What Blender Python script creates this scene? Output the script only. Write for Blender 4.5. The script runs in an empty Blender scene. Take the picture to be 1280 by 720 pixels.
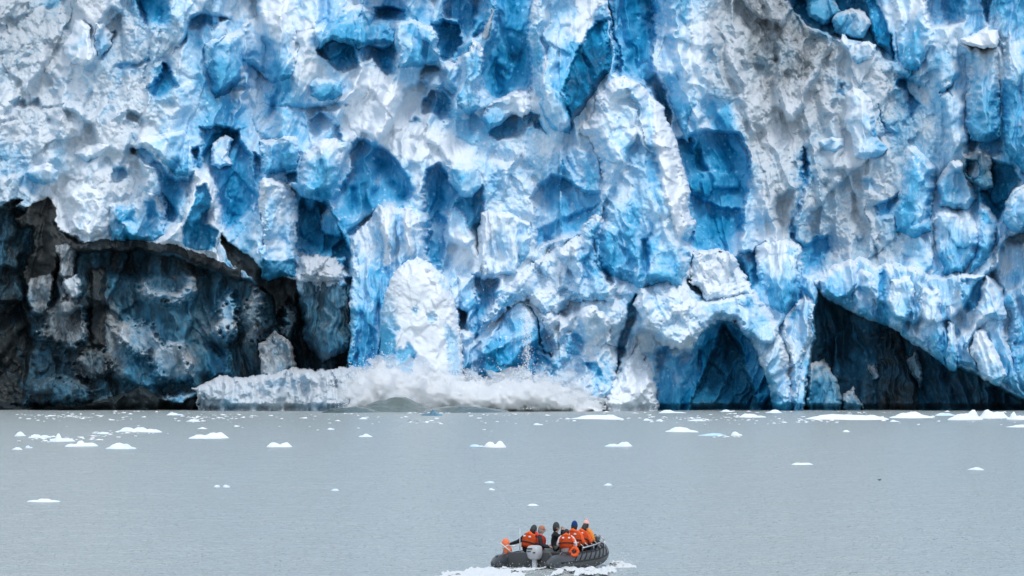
import bpy, bmesh, math, random
import numpy as np
from mathutils import Vector, Matrix

R = math.radians
scene = bpy.context.scene
COL = scene.collection
F, CX, HY, HC = 7000.0, 640.0, 449.4, 7.27      # focal length in photo pixels, optical axis column, horizon row, eye height (m)
D0 = 800.0                                       # distance of the ice front
rng = np.random.default_rng(7)
random.seed(7)

# ------------------------------------------------------------------ camera, world, sun
cam = bpy.data.cameras.new('camera'); cam_o = bpy.data.objects.new('camera', cam); COL.objects.link(cam_o)
cam_o.location = (0, 0, HC); cam_o.rotation_euler = (R(90), 0, 0)
cam.sensor_width = 36; cam.lens = 36 * F / 1280; cam.shift_y = (HY - 360) / 1280
cam.clip_start = 1; cam.clip_end = 8000
scene.camera = cam_o

SUN_EL, SUN_AZ = R(56), R(160)                   # azimuth clockwise from +Y (north): behind the viewer, to the right
world = bpy.data.worlds.new('World'); scene.world = world; world.use_nodes = True
nt = world.node_tree; nt.nodes.clear()
def N(tree, typ, **kw):
    n = tree.nodes.new(typ)
    for k, v in kw.items():
        if hasattr(n, k): setattr(n, k, v)
        else: n.inputs[k].default_value = v
    return n
out = N(nt, 'ShaderNodeOutputWorld'); bg = N(nt, 'ShaderNodeBackground')
sky = N(nt, 'ShaderNodeTexSky'); sky.sky_type = 'NISHITA'; sky.sun_disc = False
sky.sun_elevation = SUN_EL; sky.sun_rotation = SUN_AZ
tc = N(nt, 'ShaderNodeTexCoord')
cn = N(nt, 'ShaderNodeTexNoise'); cn.inputs['Scale'].default_value = 2.2; cn.inputs['Detail'].default_value = 6
cr = N(nt, 'ShaderNodeValToRGB'); cr.color_ramp.elements[0].position = .32; cr.color_ramp.elements[1].position = .58
mx = N(nt, 'ShaderNodeMix'); mx.data_type = 'RGBA'
cl = N(nt, 'ShaderNodeRGB'); cl.outputs[0].default_value = (6.6, 7.3, 8.3, 1)   # bright thin overcast, in the sky's own units
nt.links.new(tc.outputs['Generated'], cn.inputs['Vector']); nt.links.new(cn.outputs['Fac'], cr.inputs['Fac'])
nt.links.new(cr.outputs['Color'], mx.inputs['Factor']); nt.links.new(sky.outputs['Color'], mx.inputs[6]); nt.links.new(cl.outputs[0], mx.inputs[7])
nt.links.new(mx.outputs[2], bg.inputs['Color']); bg.inputs['Strength'].default_value = 0.145
nt.links.new(bg.outputs[0], out.inputs[0])
sl = bpy.data.lights.new('sun', 'SUN'); sl.energy = 1.55; sl.angle = R(14); sl.color = (1, .965, .92)
so = bpy.data.objects.new('sun', sl); COL.objects.link(so)
sdir = Vector((math.sin(SUN_AZ) * math.cos(SUN_EL), math.cos(SUN_AZ) * math.cos(SUN_EL), math.sin(SUN_EL)))
so.rotation_euler = sdir.to_track_quat('Z', 'Y').to_euler(); so.location = (0, -50, 200)
vs = scene.view_settings; vs.view_transform = 'Standard'; vs.look = 'None'; vs.gamma = 1; vs.use_curve_mapping = False; vs.exposure = 0.0
scene.cycles.volume_bounces = 10; scene.cycles.max_bounces = 14; scene.cycles.diffuse_bounces = 4

# ------------------------------------------------------------------ objects
def tag(o, label=None, cat=None, group=None, kind=None):
    if label: o['label'] = label
    if cat: o['category'] = cat
    if group: o['group'] = group
    if kind: o['kind'] = kind
    return o
def empty(name, loc=(0, 0, 0), rz=0.0, parent=None):
    o = bpy.data.objects.new(name, None); COL.objects.link(o); o.location = loc; o.rotation_euler = (0, 0, rz); o.empty_display_size = .3
    if parent: o.parent = parent
    return o
def obj_np(name, V, Q, mats, parent=None, attr=None, smooth=True, mi=None):
    """ONE mesh object from vertex and quad/triangle arrays"""
    me = bpy.data.meshes.new(name); V = np.ascontiguousarray(V, np.float32); Q = np.ascontiguousarray(Q, np.int32)
    n, k = Q.shape
    me.vertices.add(len(V)); me.vertices.foreach_set('co', V.ravel())
    me.loops.add(n * k); me.loops.foreach_set('vertex_index', Q.ravel())
    me.polygons.add(n); me.polygons.foreach_set('loop_start', np.arange(n, dtype=np.int32) * k)
    try: me.polygons.foreach_set('loop_total', np.full(n, k, np.int32))
    except Exception: pass
    me.update(calc_edges=True)
    me.polygons.foreach_set('use_smooth', np.full(n, smooth, bool))
    if attr is not None:
        a = me.color_attributes.new('ice', 'FLOAT_COLOR', 'POINT'); a.data.foreach_set('color', np.ascontiguousarray(attr, np.float32).ravel())
    for m in (mats if isinstance(mats, (list, tuple)) else [mats]): me.materials.append(m)
    if mi is not None: me.polygons.foreach_set('material_index', np.asarray(mi, np.int32))
    me.validate(); me.update()
    o = bpy.data.objects.new(name, me); COL.objects.link(o)
    if parent: o.parent = parent
    return o
def obj_bm(name, bm, mats, parent=None, smooth=True):
    me = bpy.data.meshes.new(name); bm.normal_update(); bm.to_mesh(me); bm.free()
    for m in (mats if isinstance(mats, (list, tuple)) else [mats]): me.materials.append(m)
    for p in me.polygons: p.use_smooth = smooth
    o = bpy.data.objects.new(name, me); COL.objects.link(o)
    if parent: o.parent = parent
    return o

# ------------------------------------------------------------------ noise
def hsh(ix, iy, s):
    ix = ix.astype(np.int64).astype(np.uint32); iy = iy.astype(np.int64).astype(np.uint32)
    h = ix * np.uint32(374761393) + iy * np.uint32(668265263) + np.uint32((s * 2246822519 + 3266489917) & 0xffffffff)
    h = (h ^ (h >> np.uint32(13))) * np.uint32(1274126177); h = (h ^ (h >> np.uint32(16))) * np.uint32(2246822519)
    return ((h ^ (h >> np.uint32(15))) & np.uint32(0xffffff)).astype(np.float32) / np.float32(0xffffff)
def vnoise(x, y, s=0):
    ix = np.floor(x); iy = np.floor(y); fx = x - ix; fy = y - iy
    fx = fx * fx * fx * (fx * (fx * 6 - 15) + 10); fy = fy * fy * fy * (fy * (fy * 6 - 15) + 10)
    a = hsh(ix, iy, s); b = hsh(ix + 1, iy, s); c = hsh(ix, iy + 1, s); d = hsh(ix + 1, iy + 1, s)
    return (a + (b - a) * fx) * (1 - fy) + (c + (d - c) * fx) * fy
def fbm(x, y, o=4, s=0, g=.5):
    t = 0; a = 1; w = 0
    for i in range(o):
        t = t + a * (vnoise(x * 2 ** i + 17.3 * i, y * 2 ** i - 9.1 * i, s + i) * 2 - 1); w += a; a *= g
    return t / w
def chunks(x, y, s=0, k=1.15, tilt=.9):
    """highest of many tilted paraboloids: chunky lumps that meet in creases"""
    ix = np.floor(x); iy = np.floor(y); best = np.full(x.shape, -9., np.float32)
    for dx in (-1, 0, 1):
        for dy in (-1, 0, 1):
            cx = ix + dx; cy = iy + dy
            px = cx + .1 + .8 * hsh(cx, cy, s); py = cy + .1 + .8 * hsh(cx, cy, s + 1)
            ex = x - px; ey = y - py
            v = hsh(cx, cy, s + 2) * .8 + tilt * ((hsh(cx, cy, s + 3) - .5) * ex + (hsh(cx, cy, s + 4) - .35) * ey) * 1.3 - k * (ex * ex + ey * ey)
            best = np.maximum(best, v)
    return best
def facets(x, y, s=0, a=1., tilt=1.):
    """broken planes: every cell of a random mosaic is one flat tilted face with a step at its border; also its random tone"""
    ix = np.floor(x); iy = np.floor(y); bd = np.full(x.shape, 9., np.float32); v = np.zeros(x.shape, np.float32); tn = np.zeros(x.shape, np.float32)
    for dx in (-1, 0, 1):
        for dy in (-1, 0, 1):
            cx = ix + dx; cy = iy + dy; ex = x - cx - .08 - .84 * hsh(cx, cy, s); ey = y - cy - .08 - .84 * hsh(cx, cy, s + 1)
            d = ex * ex + ey * ey + .35 * hsh(cx, cy, s + 6); k = d < bd; bd = np.where(k, d, bd)
            v = np.where(k, (hsh(cx, cy, s + 2) - .5) * a + tilt * ((hsh(cx, cy, s + 3) - .5) * ex * 2 + (hsh(cx, cy, s + 4) - .30) * ey * 2), v); tn = np.where(k, hsh(cx, cy, s + 5) - .5, tn)
    return v, tn
def blur(A, n):
    for ax in (0, 1):
        for _ in range(2):
            P = np.concatenate([np.repeat(A.take([0], ax), n + 1, ax), A, np.repeat(A.take([-1], ax), n, ax)], ax).cumsum(ax, dtype=np.float64)
            A = ((P.take(range(2 * n + 1, P.shape[ax]), ax) - P.take(range(0, P.shape[ax] - 2 * n - 1), ax)) / (2 * n + 1)).astype(np.float32)
    return A
def sstep(a, b, x):
    t = np.clip((x - a) / (b - a), 0, 1); return t * t * (3 - 2 * t)
def sdist(poly, x, y):
    """signed distance in pixels, positive inside"""
    P = np.asarray(poly, np.float32); d = np.full(x.shape, 1e9, np.float32); ins = np.zeros(x.shape, bool)
    for i in range(len(P)):
        a = P[i - 1]; b = P[i]; e = b - a; L = float(e @ e) + 1e-9
        t = np.clip(((x - a[0]) * e[0] + (y - a[1]) * e[1]) / L, 0, 1)
        d = np.minimum(d, (x - a[0] - t * e[0]) ** 2 + (y - a[1] - t * e[1]) ** 2)
        if a[1] != b[1]:
            ins ^= ((a[1] > y) != (b[1] > y)) & (x < e[0] * (y - a[1]) / e[1] + a[0])
    d = np.sqrt(d); return np.where(ins, d, -d)

# ------------------------------------------------------------------ materials
def mat(name, col, rough=.5, spec=.5, metal=0., bump=None, var=0.):
    m = bpy.data.materials.new(name); m.use_nodes = True; t = m.node_tree; b = t.nodes['Principled BSDF']
    b.inputs['Base Color'].default_value = (*col, 1); b.inputs['Roughness'].default_value = rough
    b.inputs['Specular IOR Level'].default_value = spec; b.inputs['Metallic'].default_value = metal
    g = N(t, 'ShaderNodeNewGeometry')
    if var:
        n = N(t, 'ShaderNodeTexNoise'); n.inputs['Scale'].default_value = 9; n.inputs['Detail'].default_value = 4
        t.links.new(g.outputs['Position'], n.inputs['Vector'])
        h = N(t, 'ShaderNodeMix'); h.data_type = 'RGBA'
        h.inputs[6].default_value = (*[c * (1 - var) for c in col], 1); h.inputs[7].default_value = (*[min(1, c * (1 + var)) for c in col], 1)
        t.links.new(n.outputs['Fac'], h.inputs['Factor']); t.links.new(h.outputs[2], b.inputs['Base Color'])
    if bump:
        n2 = N(t, 'ShaderNodeTexNoise'); n2.inputs['Scale'].default_value = bump[0]; n2.inputs['Detail'].default_value = 5
        t.links.new(g.outputs['Position'], n2.inputs['Vector'])
        bp = N(t, 'ShaderNodeBump'); bp.inputs['Strength'].default_value = bump[1]; bp.inputs['Distance'].default_value = bump[2]
        t.links.new(n2.outputs['Fac'], bp.inputs['Height']); t.links.new(bp.outputs[0], b.inputs['Normal'])
    return m

def ice_material():
    m = bpy.data.materials.new('glacier_ice'); m.use_nodes = True; t = m.node_tree; L = t.links.new; b = t.nodes['Principled BSDF']
    at = N(t, 'ShaderNodeAttribute'); at.attribute_name = 'ice'; sp = N(t, 'ShaderNodeSeparateColor'); L(at.outputs['Color'], sp.inputs[0])
    g = N(t, 'ShaderNodeNewGeometry')
    def noise(scale, det, vec=(1, 1, 1), rough=.55):
        mp = N(t, 'ShaderNodeMapping'); mp.inputs['Scale'].default_value = vec; L(g.outputs['Position'], mp.inputs['Vector'])
        n = N(t, 'ShaderNodeTexNoise'); n.inputs['Scale'].default_value = scale; n.inputs['Detail'].default_value = det; n.inputs['Roughness'].default_value = rough
        L(mp.outputs[0], n.inputs['Vector']); return n.outputs['Fac']
    def M(op, a, c, cl=False):
        n = N(t, 'ShaderNodeMath'); n.operation = op; n.use_clamp = cl
        for i, v in enumerate((a, c)):
            if isinstance(v, (int, float)): n.inputs[i].default_value = v
            else: L(v, n.inputs[i])
        return n.outputs[0]
    blue, dirt, snow = sp.outputs[0], sp.outputs[1], sp.outputs[2]
    n1 = noise(.45, 7, (1, 1, .6)); n2 = noise(2.6, 5, (1, 1, .55))
    f = M('ADD', blue, M('MULTIPLY', M('SUBTRACT', n1, .5), .30)); f = M('ADD', f, M('MULTIPLY', M('SUBTRACT', n2, .5), .20))
    # frost and rime specks scattered over clean ice
    fr = N(t, 'ShaderNodeMapRange'); fr.inputs['From Min'].default_value = .56; fr.inputs['From Max'].default_value = .68
    L(noise(.95, 8, (1, 1, .6), .62), fr.inputs['Value'])
    f = M('SUBTRACT', f, M('MULTIPLY', fr.outputs[0], .16), True)
    vo = N(t, 'ShaderNodeTexVoronoi'); vo.inputs['Scale'].default_value = 1.25; L(g.outputs['Position'], vo.inputs['Vector'])      # clinging chips of snow
    vs_ = N(t, 'ShaderNodeSeparateColor'); L(vo.outputs['Color'], vs_.inputs[0])
    chip = M('MULTIPLY', M('SUBTRACT', M('MULTIPLY', M('POWER', vs_.outputs[0], 3.), .42), vo.outputs['Distance']), 9., True)
    f = M('SUBTRACT', f, M('MULTIPLY', chip, .22), True)
    ra = N(t, 'ShaderNodeValToRGB'); r = ra.color_ramp
    stops = [(0, (.81, .858, .915)), (.14, (.74, .83, .90)), (.34, (.43, .67, .86)), (.56, (.12, .475, .745)), (.80, (.012, .265, .50)), (1, (.003, .10, .215))]
    r.elements[0].position, r.elements[0].color = 0, (*stops[0][1], 1); r.elements[1].position, r.elements[1].color = 1, (*stops[-1][1], 1)
    for p, c in stops[1:-1]: e = r.elements.new(p); e.color = (*c, 1)
    L(f, ra.inputs['Fac'])
    # silt and rock flour: patchy, in vertical runs
    dn = M('ADD', M('MULTIPLY', noise(.5, 8, (1, 1, .3), .66), .75), M('MULTIPLY', noise(3.2, 5, (1, 1, .35), .6), .35))
    dm = M('MULTIPLY', M('SUBTRACT', M('ADD', M('MULTIPLY', dirt, 1.25), dn), .98), 3.2, True)
    dm = M('MULTIPLY', dm, .93)
    dm = M('MULTIPLY', dm, M('MULTIPLY', dirt, 8, True))
    dc = N(t, 'ShaderNodeMix'); dc.data_type = 'RGBA'; dc.inputs[6].default_value = (.006, .009, .010, 1); dc.inputs[7].default_value = (.040, .042, .039, 1)
    L(noise(1.9, 5), dc.inputs['Factor'])
    mi = N(t, 'ShaderNodeMix'); mi.data_type = 'RGBA'; L(dm, mi.inputs['Factor'])
    fi = N(t, 'ShaderNodeMix'); fi.data_type = 'RGBA'; L(M('MINIMUM', M('MULTIPLY', dirt, 1.15, True), .62), fi.inputs['Factor']); L(ra.outputs[0], fi.inputs[6]); fi.inputs[7].default_value = (.040, .070, .082, 1)     # silt held in the ice
    L(fi.outputs[2], mi.inputs[6]); L(dc.outputs[2], mi.inputs[7])
    L(mi.outputs[2], b.inputs['Base Color'])
    rr = M('ADD', .62, M('MULTIPLY', f, -.22)); L(rr, b.inputs['Roughness']); b.inputs['Specular IOR Level'].default_value = .35; b.inputs['IOR'].default_value = 1.31
    bp = N(t, 'ShaderNodeBump'); bp.inputs['Strength'].default_value = .5; L(M('ADD', .02, M('MULTIPLY', snow, .17)), bp.inputs['Distance'])
    L(M('ADD', noise(1.6, 8, (1, 1, .75), .62), M('MULTIPLY', noise(6, 3), .25)), bp.inputs['Height']); L(bp.outputs[0], b.inputs['Normal'])
    return m
ICE = ice_material()
# ------------------------------------------------------------------ the ice front
# outlines on the ice front are surveyed in photo pixels (x right, y down) and get real depth below: h = metres towards the water
FE = []
def fe(kind, pts, c, h, dirt=0., w=None, rub=None, tx=0., ty=0., fl=0., name=None, label=None, wob=1., rnd=None):
    P = [tuple(float(v) for v in q.split(',')) for q in pts.split()]
    FE.append(dict(k=kind, P=P, c=c, h=h, d=dirt, w=w, rub=rub, tx=tx, ty=ty, fl=fl, name=name, label=label, wob=wob, rnd=rnd))
z, b, s, p = 'zbsp'
# ---- wide zones
fe(z, '-220,-150 215,-150 225,60 210,180 150,300 -220,260', .22, 0, .12, w=26, rub=1.0)
fe(z, '-220,-150 110,-150 100,20 40,90 -220,120', .22, 0, .30, w=30, rub=1.2)
fe(z, '210,-150 640,-150 620,120 600,200 420,200 230,170', .40, 0, w=26, rub=.7)
fe(z, '600,170 860,170 960,300 1000,515 600,515', .33, 2, w=25, rub=.9)
fe(z, '855,-150 1000,-150 1060,60 1130,80 1200,90 1200,250 1120,330 1040,350 1000,320 960,290 930,200 890,130', .20, 0, .24, w=20, rub=1.0)
fe(z, '900,-150 1010,-150 1040,60 1010,110 960,120 930,60', .18, 0, .42, w=25, rub=1.2)
fe(z, '1170,-150 1500,-150 1500,520 1230,520 1170,300', .32, 4, .06, w=30, rub=.5, fl=.5)
fe(z, '425,90 470,85 520,110 530,150 600,190 640,200 560,210 480,190 430,170', .05, 0, w=12, rub=.7)
fe(z, '350,35 385,30 400,60 420,95 400,120 370,115 370,70', .07, 0, .08, w=10, rub=.7)
# ---- dirty lower ice: left and right
fe(b, '-220,262 0,258 25,258 45,262 62,262 75,288 110,303 160,305 230,320 300,348 330,354 362,356 380,372 440,352 482,345 482,470 430,480 250,492 0,520 -220,520', .85, -5, .54, w=5, rub=.8, name='dirty_ice', label='dark silty ice under the curved debris band')
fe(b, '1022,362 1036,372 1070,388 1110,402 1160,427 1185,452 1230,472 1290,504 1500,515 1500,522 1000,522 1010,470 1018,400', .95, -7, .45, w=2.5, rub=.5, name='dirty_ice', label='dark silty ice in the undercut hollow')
# ---- recesses of clean blue ice, cracks, caves (body)
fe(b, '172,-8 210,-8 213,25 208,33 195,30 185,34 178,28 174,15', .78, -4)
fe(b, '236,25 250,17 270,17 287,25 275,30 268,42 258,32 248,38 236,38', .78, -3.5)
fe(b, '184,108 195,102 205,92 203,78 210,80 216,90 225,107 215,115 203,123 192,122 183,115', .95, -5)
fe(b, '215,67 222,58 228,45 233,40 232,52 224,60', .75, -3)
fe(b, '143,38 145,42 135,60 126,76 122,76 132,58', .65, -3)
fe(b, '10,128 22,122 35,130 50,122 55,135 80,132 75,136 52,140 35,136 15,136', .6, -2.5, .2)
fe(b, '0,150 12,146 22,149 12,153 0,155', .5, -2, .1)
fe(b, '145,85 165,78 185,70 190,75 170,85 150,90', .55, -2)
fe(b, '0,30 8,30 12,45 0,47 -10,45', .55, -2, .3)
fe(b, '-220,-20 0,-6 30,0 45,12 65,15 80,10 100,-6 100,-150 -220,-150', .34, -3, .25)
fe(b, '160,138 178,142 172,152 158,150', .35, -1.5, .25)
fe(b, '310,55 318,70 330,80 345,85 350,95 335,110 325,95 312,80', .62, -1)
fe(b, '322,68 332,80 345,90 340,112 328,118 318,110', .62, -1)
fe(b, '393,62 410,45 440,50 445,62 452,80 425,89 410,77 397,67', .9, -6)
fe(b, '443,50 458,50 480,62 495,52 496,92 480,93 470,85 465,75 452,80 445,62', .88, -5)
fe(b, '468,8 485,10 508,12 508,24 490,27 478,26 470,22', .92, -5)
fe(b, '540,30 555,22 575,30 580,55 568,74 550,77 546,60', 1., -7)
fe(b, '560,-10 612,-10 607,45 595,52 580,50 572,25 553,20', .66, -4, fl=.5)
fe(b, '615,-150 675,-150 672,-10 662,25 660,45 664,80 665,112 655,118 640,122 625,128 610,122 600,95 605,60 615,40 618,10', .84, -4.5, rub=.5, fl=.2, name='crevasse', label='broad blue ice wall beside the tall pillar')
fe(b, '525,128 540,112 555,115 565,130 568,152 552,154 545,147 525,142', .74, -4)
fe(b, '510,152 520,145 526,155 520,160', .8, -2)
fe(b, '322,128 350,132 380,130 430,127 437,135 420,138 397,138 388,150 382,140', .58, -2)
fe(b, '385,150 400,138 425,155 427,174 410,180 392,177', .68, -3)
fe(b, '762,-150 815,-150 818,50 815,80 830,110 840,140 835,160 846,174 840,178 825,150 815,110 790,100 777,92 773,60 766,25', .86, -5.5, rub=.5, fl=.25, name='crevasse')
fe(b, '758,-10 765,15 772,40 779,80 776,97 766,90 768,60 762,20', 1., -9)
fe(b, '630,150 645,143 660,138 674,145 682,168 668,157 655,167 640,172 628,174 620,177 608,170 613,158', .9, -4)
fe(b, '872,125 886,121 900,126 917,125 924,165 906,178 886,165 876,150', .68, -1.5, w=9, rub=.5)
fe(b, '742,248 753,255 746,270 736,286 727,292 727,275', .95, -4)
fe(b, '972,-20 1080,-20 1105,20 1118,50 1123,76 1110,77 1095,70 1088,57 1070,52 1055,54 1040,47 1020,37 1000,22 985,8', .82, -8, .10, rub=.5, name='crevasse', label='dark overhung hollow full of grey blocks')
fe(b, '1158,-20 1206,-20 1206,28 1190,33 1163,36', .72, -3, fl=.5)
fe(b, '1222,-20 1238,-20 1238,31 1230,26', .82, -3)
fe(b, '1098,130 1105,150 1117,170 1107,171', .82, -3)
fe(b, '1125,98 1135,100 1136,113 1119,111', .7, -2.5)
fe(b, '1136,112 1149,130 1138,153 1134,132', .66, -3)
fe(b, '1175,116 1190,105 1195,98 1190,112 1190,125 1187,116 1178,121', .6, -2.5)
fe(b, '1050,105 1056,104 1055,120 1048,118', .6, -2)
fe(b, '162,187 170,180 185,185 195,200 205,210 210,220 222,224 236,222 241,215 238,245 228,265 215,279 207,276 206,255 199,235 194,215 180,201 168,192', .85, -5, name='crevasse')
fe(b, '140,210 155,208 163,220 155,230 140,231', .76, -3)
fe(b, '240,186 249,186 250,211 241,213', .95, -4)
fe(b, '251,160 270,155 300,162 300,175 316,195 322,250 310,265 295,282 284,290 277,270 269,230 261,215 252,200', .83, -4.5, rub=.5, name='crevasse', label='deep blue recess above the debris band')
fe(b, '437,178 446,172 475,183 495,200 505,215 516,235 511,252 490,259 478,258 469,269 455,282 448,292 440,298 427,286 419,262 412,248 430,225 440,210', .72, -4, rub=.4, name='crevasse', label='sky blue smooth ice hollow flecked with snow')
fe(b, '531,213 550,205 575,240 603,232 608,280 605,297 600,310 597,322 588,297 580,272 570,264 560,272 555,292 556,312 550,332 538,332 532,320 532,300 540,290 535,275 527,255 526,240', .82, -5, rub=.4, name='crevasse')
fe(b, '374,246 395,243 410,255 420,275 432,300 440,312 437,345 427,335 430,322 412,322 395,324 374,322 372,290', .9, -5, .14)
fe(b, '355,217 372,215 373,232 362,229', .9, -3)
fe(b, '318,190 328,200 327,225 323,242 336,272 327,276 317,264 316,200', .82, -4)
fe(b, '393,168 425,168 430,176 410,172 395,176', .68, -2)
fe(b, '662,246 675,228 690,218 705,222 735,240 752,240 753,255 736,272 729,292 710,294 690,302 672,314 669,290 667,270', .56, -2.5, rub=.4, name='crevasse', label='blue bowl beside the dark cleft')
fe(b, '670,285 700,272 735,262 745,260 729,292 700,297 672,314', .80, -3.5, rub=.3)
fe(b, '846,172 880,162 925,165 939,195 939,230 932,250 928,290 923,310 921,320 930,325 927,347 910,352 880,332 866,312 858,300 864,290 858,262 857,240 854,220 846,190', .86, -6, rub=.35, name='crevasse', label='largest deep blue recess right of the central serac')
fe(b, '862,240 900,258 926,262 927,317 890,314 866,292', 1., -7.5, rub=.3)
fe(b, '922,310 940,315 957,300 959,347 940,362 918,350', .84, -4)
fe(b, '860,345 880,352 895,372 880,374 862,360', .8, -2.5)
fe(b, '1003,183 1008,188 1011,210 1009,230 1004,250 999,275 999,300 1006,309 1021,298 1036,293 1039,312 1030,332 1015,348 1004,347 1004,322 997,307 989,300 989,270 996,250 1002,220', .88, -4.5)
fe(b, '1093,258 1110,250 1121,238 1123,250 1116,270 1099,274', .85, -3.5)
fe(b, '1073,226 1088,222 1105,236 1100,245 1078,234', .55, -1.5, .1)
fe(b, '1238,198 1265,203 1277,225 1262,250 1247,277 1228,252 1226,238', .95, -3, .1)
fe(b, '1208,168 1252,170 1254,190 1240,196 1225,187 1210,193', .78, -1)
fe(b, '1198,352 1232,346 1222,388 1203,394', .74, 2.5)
# ---- dirty blocks, bands and caves of the left base
fe(b, '18,275 38,257 60,245 69,257 73,285 82,300 72,320 69,347 66,372 40,372 28,345 35,325 40,310 39,285 24,284', .3, 0., .86, name='debris_band', label='black rock debris rising to a peak')
fe(b, '4,258 15,249 29,250 19,261 7,263', 1, -4, .9)
fe(b, '72,284 85,297 105,303 125,301 160,299 195,301 230,308 270,323 300,336 300,352 265,335 225,319 180,312 140,315 105,316 85,313 75,302', .5, 1.2, .92, w=1.5, name='debris_band', label='thin curved black debris band across the ice')
fe(b, '273,288 285,298 300,313 322,333 345,346 372,352 372,388 360,372 345,397 338,370 325,357 310,347 295,332 283,314', .5, -1.5, .88, name='debris_band')
fe(b, '68,306 80,301 96,311 92,347 74,347', 0.31, 0.5, 0.46)
fe(b, '-220,380 0,376 25,375 36,400 46,430 36,455 31,512 -220,512', 1, -9, .62, w=4)
fe(b, '40,343 65,343 66,370 56,397 40,392 31,370', 0.26, 0.5, 0.44); fe(b, '80,348 98,343 103,370 88,380', .1, 1, .28)
fe(b, '112,338 131,335 133,400 129,437 114,432', .5, -2.5, 1)
fe(b, '130,343 282,343 277,375 266,412 272,462 220,484 180,488 140,478 129,440', .66, -3.5, .46, w=6, rub=.5)
fe(b, '163,356 180,350 190,362 220,358 250,360 246,377 215,382 180,382 166,373', .36, .2, .38, w=9, wob=2.2)
fe(b, '255,433 289,436 287,472 258,472', .8, -3, .36, w=7, wob=2)
fe(b, '33,475 85,468 112,480 122,492 100,507 45,512 28,497', .80, 0, .52, w=9, wob=2)
fe(b, '-220,522 -220,500 0,502 30,508 90,509 125,503 160,492 176,484 205,498 225,503 245,494 270,500 300,522', .9, -2, .98, name='debris_band', label='black silt bank along the waterline')
fe(b, '428,345 456,343 482,350 482,432 440,447 438,400', .88, -3, .35)
# ---- blue lower front, caves
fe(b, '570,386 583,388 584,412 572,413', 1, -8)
fe(b, '588,343 624,348 622,377 601,402 594,432 583,412 590,390 598,375', .78, -3, fl=.5)
fe(b, '660,383 673,400 677,440 690,438 690,447 674,430', .9, -4)
fe(b, '793,370 798,379 791,410 786,430 779,445 766,478 759,472 771,450 769,435 779,410 784,385', .72, -4)
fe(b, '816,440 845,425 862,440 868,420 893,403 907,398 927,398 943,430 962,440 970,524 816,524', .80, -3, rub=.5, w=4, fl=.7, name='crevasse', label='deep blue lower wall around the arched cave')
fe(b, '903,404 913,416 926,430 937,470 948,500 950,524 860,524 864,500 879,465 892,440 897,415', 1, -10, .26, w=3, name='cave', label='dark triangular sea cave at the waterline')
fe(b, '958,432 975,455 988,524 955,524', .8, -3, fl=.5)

# ---- seracs and blocks standing proud of the front: parts with a mesh of their own
S = dict
fe(s, '92,22 103,22 113,30 117,65 116,79 105,82 92,78 80,68 77,55 88,40', .10, 6.5, .03, rub=.15, w=7, rnd=3.5, tx=.02, ty=.05, label='smooth white boulder sized ice block high on the left')
fe(s, '118,28 130,27 144,40 140,55 128,70 119,75 117,50', .16, 4, rub=.4, w=8, rnd=3)
fe(s, '255,55 275,45 300,30 330,10 355,12 372,35 376,60 371,88 362,102 342,106 325,95 312,85 300,108 286,122 264,127 261,100 254,80', .30, 4.5, rub=.5, w=12, rnd=4)
fe(p, '262,115 280,108 302,96 306,75 318,85 300,110 286,122 264,128', .62, -.8)
fe(p, '298,85 308,78 320,92 312,108 300,104', .05, .5)
fe(s, '395,60 405,30 430,8 455,3 468,8 470,22 488,28 498,40 495,58 470,55 448,64 440,56 415,52 402,60', .44, 3.5, .06, rub=.5, w=8, rnd=3)
fe(s, '495,28 515,20 540,30 545,45 553,65 545,82 528,84 510,87 495,84 492,45', .33, 4, rub=.6, w=8, rnd=3)
fe(s, '613,5 618,8 612,40 606,55 601,50 607,25', .08, 1.5, .3, w=3, rnd=2)
fe(s, '567,77 585,62 592,47 600,55 607,60 601,95 602,132 590,152 580,142 568,120 555,112 545,113 530,111 520,97 530,86 545,87 555,77', .24, 3.5, rub=.7, w=8, rnd=3)
fe(p, '588,70 600,58 606,62 600,95 590,90', .45, 0)
fe(s, '385,105 395,95 415,96 428,105 430,119 420,126 400,126 388,119', .42, 2.5, rub=.2, w=8, rnd=2.5)
fe(s, '615,125 640,115 662,110 665,140 655,152 640,146 630,157 610,162 600,152 605,135', .22, 4, rub=.6, w=7, rnd=3)
fe(s, '672,-150 762,-150 763,10 767,40 770,65 768,92 755,104 745,127 730,147 716,162 714,174 703,167 690,166 680,147 672,127 667,114 663,80 659,45 662,20', .24, 7.5, rub=.35, w=14, rnd=6, fl=.15, name='ice_pillar', label='tall smooth pillar of pale and deep blue ice')
fe(p, '722,65 735,38 745,28 768,18 772,92 755,106 742,132 728,150 714,164 708,140 705,110 714,80', .80, -2.2)
fe(p, '713,-150 750,-150 752,5 735,35 732,57 722,52 719,30', .06, .8)
fe(p, '678,115 690,112 705,135 713,157 700,166 685,147', .14, .5); fe(p, '676,60 682,60 684,88 678,90', .1, .5)
fe(s, '815,-150 865,-150 868,40 865,70 870,100 875,130 865,150 862,180 850,172 842,152 828,112 818,87 816,40', .26, 3.5, rub=.5, w=12, rnd=4, fl=.2, name='ice_pillar')
fe(p, '863,-150 872,-150 872,40 868,70 880,105 875,130 868,105 863,70', .08, 1)
fe(s, '777,92 793,102 812,112 818,125 830,132 835,150 848,175 852,200 858,222 863,237 862,260 870,280 868,292 860,300 869,312 866,332 855,362 800,366 745,340 738,300 742,290 750,277 751,265 754,230 749,210 742,190 735,174 721,167 725,155 742,140 745,118 760,100', .24, 8.5, rub=.7, w=18, rnd=6, ty=-.012, label='large central serac with a blunt white summit')
fe(p, '772,130 790,116 810,116 820,145 825,175 823,228 808,234 806,215 795,205 785,210 775,200 774,170', .46, -.6)
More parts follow.
